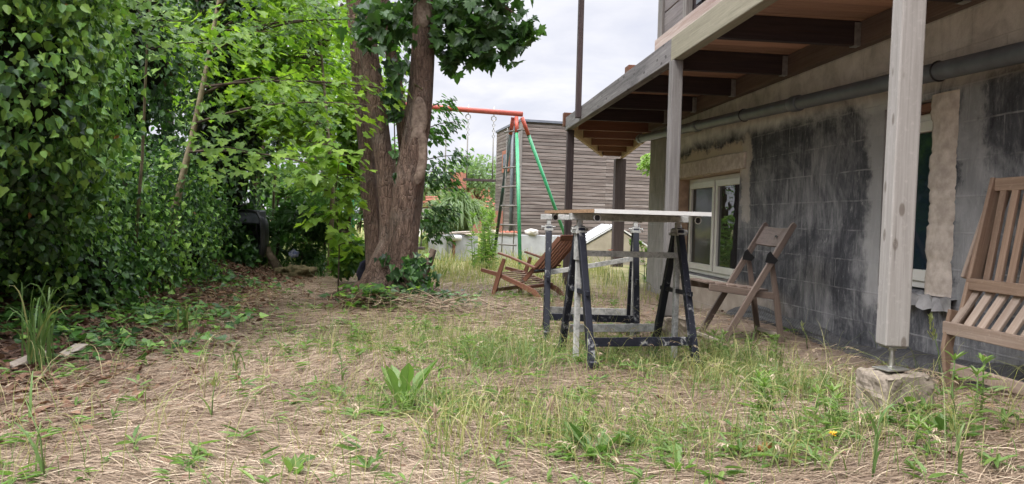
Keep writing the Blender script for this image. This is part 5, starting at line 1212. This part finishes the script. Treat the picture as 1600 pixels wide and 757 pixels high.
grass('long_grass', 'long thin arching grass stems over the straw', 16000, 2.0, 7.0, .30, .0024, lambda x, y: greenness(x, y) * .5 + .09 * (1 - hedge(x, y)) * fnoise(x, y, 2.2, 12), .40, .2, .6, 1.1, 5)
grass('meadow_grass', 'tall pale meadow grass beyond the trestles and the maple', 60000, 7.6, 18, .30, .008, lambda x, y: sstep(-1.9, -.4, x + .06 * (y - 8)) * (.35 + .65 * fnoise(x, y, .9, 6)) * sstep(7.4, 10, y), .36, .2, .50, .6)
grass('meadow_grass', 'tall green grass of the far garden', 26000, 17, 45, .4, .03, lambda x, y: .5 + 0 * x, .5, .2, .3, .6, 3)
grass('meadow_grass', 'rough green growth under the far trees on the left', 14000, 9.5, 20, .40, .014, lambda x, y: sstep(-.6, -1.6, x) * .8, .62, .15, .12, .7)
# bleached seeding grass standing over the straw
n = 1500; x, y = field(n, 2.05, 6.5); k = (~inhouse(x, y)) & (RG.random(n) < .15 + .75 * fnoise(x, y, 1.9, 21) * (x > -1.2)) & (RG.random(n) > hedge(x, y)) & (x + .11 * y < 2.0); x, y = x[k], y[k]; m = len(x)
a = rnd(m, 0, 6.283); h = rnd(m, .10, .26); ln = h * rnd(m, .2, .9); P0 = np.stack([x, y, gz(x, y)], 1); P1 = P0 + np.stack([np.cos(a) * ln * .2, np.sin(a) * ln * .2, h * .95], 1); P2 = P0 + np.stack([np.cos(a) * ln, np.sin(a) * ln, h * rnd(m, .65, 1.0)], 1)
tag(strips('seeding_grass', P0, P1, P2, np.full(m, .0022), L_GRASS, rnd(m, 0, .45), 5, tip=.6), 'thin bleached seeding grass stems standing over the straw', 'grass', None, 'stuff')
q = 9; u = np.tile(np.linspace(.70, 1.0, q), m)[:, None]; R_ = lambda A: np.repeat(A, q, 0); c = (1 - u) ** 2 * R_(P0) + 2 * u * (1 - u) * R_(P1) + u * u * R_(P2); dd = R_(nrm(P2 - P1)) + rvec(m * q, .35) + np.array([0, 0, -.25])
tag(leaves('grass_seed_heads', c, dd, rvec(m * q), .019 * rnd(m * q, .6, 1.2), T_LANCE, L_STRAW, np.repeat(rnd(m, .1, .9), q)), 'drooping bleached seed heads above the straw', 'grass', None, 'stuff')
# leaf litter under the hedge
n = 13000; y = rnd(n, 2.4, 11); x = -1.95 - .17 * (y - 4) - np.abs(RG.normal(0, .7, n)) + RG.normal(0, .25, n)
z = gz(x, y) + rnd(n, .004, .03); tag(leaves('leaf_litter', np.stack([x, y, z], 1), np.stack([RG.normal(0, 1, n), RG.normal(0, 1, n), rnd(n, -.15, .25)], 1), np.array([0, 0, 1.0]) + rvec(n, .35), .055 * rnd(n, .5, 1.3), T_ELL, L_DRY, np.clip(.45 + RG.normal(0, .25, n), 0, 1)), 'brown dead leaves lying under the ivy bank', 'leaf litter', None, 'stuff')
n = 1400; x, y = field(n, 2.1, 7); k = (~inhouse(x, y)); x, y = x[k], y[k]; n = len(x)
tag(leaves('scattered_leaves', np.stack([x, y, gz(x, y) + rnd(n, .005, .03)], 1), np.stack([RG.normal(0, 1, n), RG.normal(0, 1, n), rnd(n, -.15, .3)], 1), np.array([0, 0, 1.0]) + rvec(n, .4), .035 * rnd(n, .5, 1.4), T_ELL, L_DRY, np.clip(.55 + RG.normal(0, .25, n), 0, 1)), 'small dead leaves scattered through the straw', 'leaf litter', None, 'stuff')
# small ground weeds as one low mass of seedlings
n = 5200; x, y = field(n, 2.0, 8); k = (~inhouse(x, y)) & (RG.random(n) < greenness(x, y) * .9 + .02); x, y = x[k], y[k]; m0 = len(x)
x = np.repeat(x, 6); y = np.repeat(y, 6); a = rnd(len(x), 0, 6.28)
tag(leaves('seedling_weeds', np.stack([x, y, gz(x, y) + rnd(len(x), .005, .05)], 1), np.stack([np.cos(a), np.sin(a), rnd(len(x), .05, .8)], 1), np.array([0, 0, 1.0]) + rvec(len(x), .25), .065 * np.repeat(rnd(m0, .5, 1.3), 6), T_LANCE, L_WEED, np.clip(.5 + RG.normal(0, .2, len(x)), 0, 1)), 'low green seedling weeds among the straw', 'weeds', None, 'stuff')

# ------------------------------------------------------------------ single plants
def rosette(name, label, px, py, h, n, size, v0=.5, T=T_DOCK, up=1.2, cat='weed', mat=None):
    b = gb(px, py); t = thing(name, label, cat, b, 0); a = np.arange(n) * 2.4 + px; u = rnd(n, .3, 1)
    P = np.tile(np.array(b), (n, 1)) + np.stack([np.cos(a) * .012, np.sin(a) * .012, rnd(n, 0, .03)], 1)
    D = np.stack([np.cos(a) * u, np.sin(a) * u, up * rnd(n, .6, 1.2)], 1); N = np.stack([-np.cos(a), -np.sin(a), np.full(n, .6)], 1)
    leaves('leaves', P, D, N, size * rnd(n, .6, 1.1), T, mat or L_WEED, np.clip(v0 + RG.normal(0, .1, n), 0, 1), t); return t
rosette('dock_plant', 'upright dock with broad lobed leaves in the middle foreground straw', 630, 648, .2, 9, .225, .60, T=T_DOCKN, up=1.7)
rosette('dock_plant', 'dark dock rosette in the foreground below the trestles', 930, 722, .15, 9, .15, .18, up=1.0)
rosette('dock_plant', 'toothed rosette beside the concrete block under the pale post', 1418, 655, .1, 10, .115, .2, up=.6)
rosette('dock_plant', 'low leafy rosette between the dock and the dandelion flower', 1060, 745, .1, 8, .10, .5, up=.7)
rosette('dock_plant', 'small light rosette at the lower left of the foreground', 458, 752, .1, 5, .07, .55, T=T_ELL, up=1.2)
rosette('dock_plant', 'toothed low rosette before the right slatted chair', 1480, 690, .1, 9, .10, .15, up=.7)
def clump(name, label, px, py, n, L, W_, v0, dead=.05, spread=.05, arch=.6, cat='grass clump'):
    b = gb(px, py); t = thing(name, label, cat, b, 0); a = rnd(n, 0, 6.283); l = L * rnd(n, .5, 1.1); o = l * arch * rnd(n, .1, 1)
    P0 = np.stack([b[0] + RG.normal(0, spread, n), b[1] + RG.normal(0, spread, n), np.full(n, b[2] - .01)], 1); P1 = P0 + np.stack([np.cos(a) * o * .25, np.sin(a) * o * .25, l * .95], 1); P2 = P0 + np.stack([np.cos(a) * o, np.sin(a) * o, l * (1.0 - .6 * o / L)], 1)
    w_ = W_ * rnd(n, .7, 1.2); v_ = np.where(RG.random(n) < dead, .2, np.clip(v0 + RG.normal(0, .1, n), 0, 1))
    if n <= 26:
        for q in range(n): strips('blade', P0[q:q + 1], P1[q:q + 1], P2[q:q + 1], w_[q:q + 1], L_GRASS, v_[q:q + 1], 6, t, .5)
    else: strips('foliage', P0, P1, P2, w_, L_GRASS, v_, 6, t, .5)
    return t
clump('long_leaved_clump', 'tall clump of long upright green leaves in front of the near ivy', 58, 577, 26, .52, .014, .92, spread=.04, arch=.7)
clump('long_leaved_clump', 'smaller clump of dark strap leaves by the ivy bank foot', 285, 520, 14, .27, .015, .9, spread=.03, arch=.9)
clump('long_leaved_clump', 'low clump of strap leaves left of the centre straw', 365, 585, 12, .17, .012, .9, spread=.03, arch=1.0)
clump('grass_clump', 'fine dense green grass tuft before the trestles', 790, 580, 260, .22, .0035, .85, .05, .17, .7)
clump('grass_clump', 'loose green grass tuft at the foot of the folding chair', 1150, 575, 160, .26, .005, .8, .12, .16, 1.0)
clump('grass_clump', 'green grass tuft between folding chair and pale post', 1235, 625, 170, .22, .0045, .75, .2, .17, 1.0)
clump('grass_clump', 'bleached arching grass tuft in the middle foreground', 720, 705, 60, .26, .0045, .3, .5, .09, 1.1)
clump('grass_clump', 'bleached grass tuft at the lower right of the dock', 850, 690, 45, .22, .004, .25, .5, .09, 1.1)
clump('grass_clump', 'thin green tuft at the bottom edge near the dandelion', 1240, 748, 26, .22, .006, .6, .3, .06, 1.1)
clump('grass_clump', 'grass tuft at the front leg of the nearer trestle', 1108, 600, 34, .24, .006, .3, .5, .06, 1.1)
clump('grass_clump', 'sparse tuft at the bottom edge on the left', 40, 752, 8, .22, .006, .8, .1, .04, .8)
for px, py, h, st, lab, ls in ((725, 560, .13, 2, 'light green leafy weed left of the fine grass tuft', .07), (655, 525, .12, 2, 'light leafy weed in front of the maple foot', .065), (560, 535, .12, 2, 'leafy weed just left of the maple foot', .065), (1522, 665, .23, 3, 'upright light green leafy weed before the slatted chair', .075),
     (1290, 668, .13, 3, 'leafy weed in the foreground right of centre', .07), (1195, 650, .16, 4, 'leafy weed among the grass left of the concrete block', .07), (410, 535, .13, 1, 'thin leafy weed in the left centre straw', .045), (620, 660, .10, 2, 'light weed at the foot of the upright dock', .06), (905, 690, .11, 2, 'pale weed left of the dark dock rosette', .055), (1440, 720, .11, 2, 'pale weed right of the yellow flower', .06), (1120, 560, .16, 4, 'leafy weed beside the trestle leg', .07), (960, 560, .14, 4, 'leafy weeds growing under the trestle crossbar', .065), (1210, 560, .15, 3, 'leafy weed at the rear foot of the folding chair', .06)):
    weed('leafy_weed', lab, gb(px, py), h, 26, ls, None, .72, stems=st, spread=.06)
# tall single stems
def stalk(name, label, px, py, h, lean, nl, ll, head=None, v0=.8, cat='grass stem'):
    b = Vector(gb(px, py)); t = thing(name, label, cat, b, 0); e = b + Vector((lean[0], lean[1], h)); md = (b + e) / 2 + Vector((-lean[0] * .2, 0, h * .06))
    MB().tube([b - Vector((0, 0, .02)), md, e], [.003, .0025, .0012], 5).build('stem', M_STALK if v0 > .4 else plain('straw_stem', (.38, .31, .19), .8), t, world=True)
    if nl:
        u = np.linspace(.15, .8, nl); c = np.array(b) * (1 - u)[:, None] + np.array(e) * u[:, None]; a = np.arange(nl) * 2.6 + px
        P2 = c + np.stack([np.cos(a) * ll * .6, np.sin(a) * ll * .3, rnd(nl, .3, .9) * ll], 1); P1 = c + np.stack([np.cos(a) * ll * .2, np.sin(a) * ll * .1, np.full(nl, ll * .65)], 1)
        for q in range(nl): strips('blade', c[q:q + 1], P1[q:q + 1], P2[q:q + 1], np.full(1, .010), L_GRASS, np.full(1, v0), 5, t, .4)
    if head:
        n = head; u = rnd(n, .72, 1.02); c = np.array(b) * (1 - u)[:, None] + np.array(e) * u[:, None] + rvec(n, .004); a = rnd(n, 0, 6.28)
        leaves('seed_head', c, np.stack([np.cos(a) * .4, np.sin(a) * .4, np.ones(n)], 1), rvec(n) + np.array([0, -1, 0]), np.full(n, .035), T_LANCE, L_STRAW if v0 < .6 else L_GRASS, np.full(n, .55 if v0 < .6 else .35), t)
    return t
stalk('grass_stalk', 'broad-bladed green grass stem at the lower left corner', 72, 757, .24, (-.06, 0), 3, .16, None, .9)
stalk('grass_stalk', 'green grass stem with folded blades below the yellow flower', 1362, 757, .23, (.02, .0), 4, .12, None, .95)
stalk('grass_stalk', 'green stem leaning at the lower right', 1500, 757, .20, (-.03, .0), 3, .10, 10, .7)
stalk('seed_stalk', 'pale green seed stalk in front of the pale post and wall', 1470, 615, .33, (-.06, .0), 1, .1, 26, .7)
stalk('seed_stalk', 'second shorter pale seed stalk beside the concrete block', 1478, 600, .20, (.0, .0), 1, .08, 16, .7)
stalk('seed_stalk', 'thin white-headed stalk before the wall foot', 1262, 545, .16, (-.05, .0), 0, .1, 8, .8)
stalk('seed_stalk', 'brown seeding brome stalk in the centre foreground', 850, 690, .14, (.02, .0), 0, .1, 14, .3)
stalk('seed_stalk', 'bent brown brome stalk in the left-centre foreground', 690, 715, .15, (-.03, .0), 0, .1, 16, .3)
stalk('seed_stalk', 'straw-coloured brome stalk right of the upright dock', 770, 660, .15, (.03, .0), 0, .1, 14, .3)
stalk('seed_stalk', 'straw-coloured stalk standing in the left straw', 320, 630, .15, (-.01, .0), 0, .1, 12, .3)
stalk('seed_stalk', 'green-headed grass stalk in the left straw', 330, 660, .17, (.015, .0), 1, .1, 12, .6)
stalk('grass_stalk', 'lone green blade stem in the middle straw', 535, 600, .15, (-.015, .0), 2, .09, None, .9)
b = Vector(gb(1300, 722)); t = thing('yellow_flower', 'single small yellow flower standing in the right foreground', 'flower', b, 0)
hd = b + Vector((.0, 0, .085)); MB().tube([b, b + Vector((.006, 0, .05)), hd], .002, 5).build('stem', M_STALK, t, world=True)
n = 12; a = np.arange(n) * 2.4; leaves('petals', np.tile(np.array(hd), (n, 1)), np.stack([np.cos(a), np.sin(a), rnd(n, .3, 1.6)], 1), np.stack([-np.cos(a), -np.sin(a), np.ones(n)], 1), np.full(n, .018), T_ELL, plain('yellow_petal', (.80, .48, .02), .6), np.zeros(n), t)
b = Vector(gb(1195, 716)); t = thing('dead_leaf', 'curled orange-brown dead leaf in the right foreground straw', 'leaf', b, 0)
leaves('blade', np.tile(np.array(b) + np.array([0, 0, .02]), (4, 1)), rvec(4), rvec(4) + np.array([0, -.4, .6]), np.full(4, .05), T_MAPLE, L_ORANGE, np.array([0, .1, .2, .3]), t)

# ------------------------------------------------------------------ sky, sun, camera
wd_ = bpy.data.worlds.new('World'); SC.world = wd_; wd_.use_nodes = True; nt = wd_.node_tree; nt.nodes.clear(); t = NT(nt)
SKYK = 5.0
SUN_EL, SUN_AZ = rad(58), rad(215)          # azimuth clockwise from +y
sky = t.n('ShaderNodeTexSky', sky_type='NISHITA', sun_disc=False, sun_elevation=SUN_EL, sun_rotation=SUN_AZ, dust_density=2.0, air_density=1.0)
dirv = t.n('ShaderNodeTexCoord').outputs['Generated']
sz = t.n('ShaderNodeSeparateXYZ', ins={0: dirv}).outputs[2]
zc = t.math('MAXIMUM', sz, 0.0)
den = t.math('ADD', zc, .25)
uv = t.n('ShaderNodeVectorMath', operation='DIVIDE', ins={0: dirv, 1: t.n('ShaderNodeCombineXYZ', ins={0: den, 1: den, 2: den}).outputs[0]}).outputs[0]
c1 = t.noise(t.mapv(uv, (1.1, 1.1, 0)), 1.5, 7, .58, .4)
c2 = t.noise(t.mapv(uv, (.5, .5, 0)), 1.3, 4, .5)
cov = t.ramp(c1, [(.30, .92), (.60, 1.0)])
shade = t.ramp(t.math('ADD', t.math('MULTIPLY', c1, .6), t.math('MULTIPLY', c2, .4)), [(.38, (.62, .64, .76)), (.50, (.74, .75, .83)), (.62, (.93, .93, .97))])
up_ = t.math('ADD', t.math('MULTIPLY', t.n('ShaderNodeMapRange', interpolation_type='SMOOTHSTEP', ins={0: sz, 1: .27, 2: .75}).outputs[0], 6.0), 1.0)
cloud = t.n('ShaderNodeVectorMath', operation='SCALE', ins={0: shade, 'Scale': t.math('MULTIPLY', up_, SKYK)}).outputs[0]
skyc = t.mix(cov, sky.outputs[0], cloud)
bgn = t.n('ShaderNodeBackground', ins={'Color': skyc, 'Strength': .1})
nt.links.new(bgn.outputs[0], t.n('ShaderNodeOutputWorld').inputs[0])
sl = bpy.data.lights.new('sun', 'SUN'); sl.energy = 1.5; sl.angle = rad(14); sl.color = (1, .95, .88)
so = bpy.data.objects.new('sun', sl); COL.objects.link(so)
sd = Vector((math.sin(SUN_AZ) * math.cos(SUN_EL), math.cos(SUN_AZ) * math.cos(SUN_EL), math.sin(SUN_EL)))
so.rotation_euler = sd.to_track_quat('Z', 'Y').to_euler(); so.location = (0, 0, 12)
cam = bpy.data.cameras.new('camera'); cam.sensor_width = 36; cam.lens = 36 * FPX / 1600; cam.clip_end = 2000; cam.clip_start = .05
co = bpy.data.objects.new('camera', cam); COL.objects.link(co)
co.matrix_world = Matrix((( _r.x, _u.x, -_f.x, 0), (_r.y, _u.y, -_f.y, 0), (_r.z, _u.z, -_f.z, CAMZ), (0, 0, 0, 1)))
SC.camera = co
vs_ = SC.view_settings; vs_.view_transform = 'Standard'; vs_.look = 'None'; vs_.gamma = 1; vs_.use_curve_mapping = False; vs_.exposure = 1.22
SC.cycles.use_denoising = True; SC.cycles.max_bounces = 6; SC.cycles.diffuse_bounces = 4; SC.cycles.transmission_bounces = 3
SC.cycles.caustics_reflective = False; SC.cycles.caustics_refractive = False
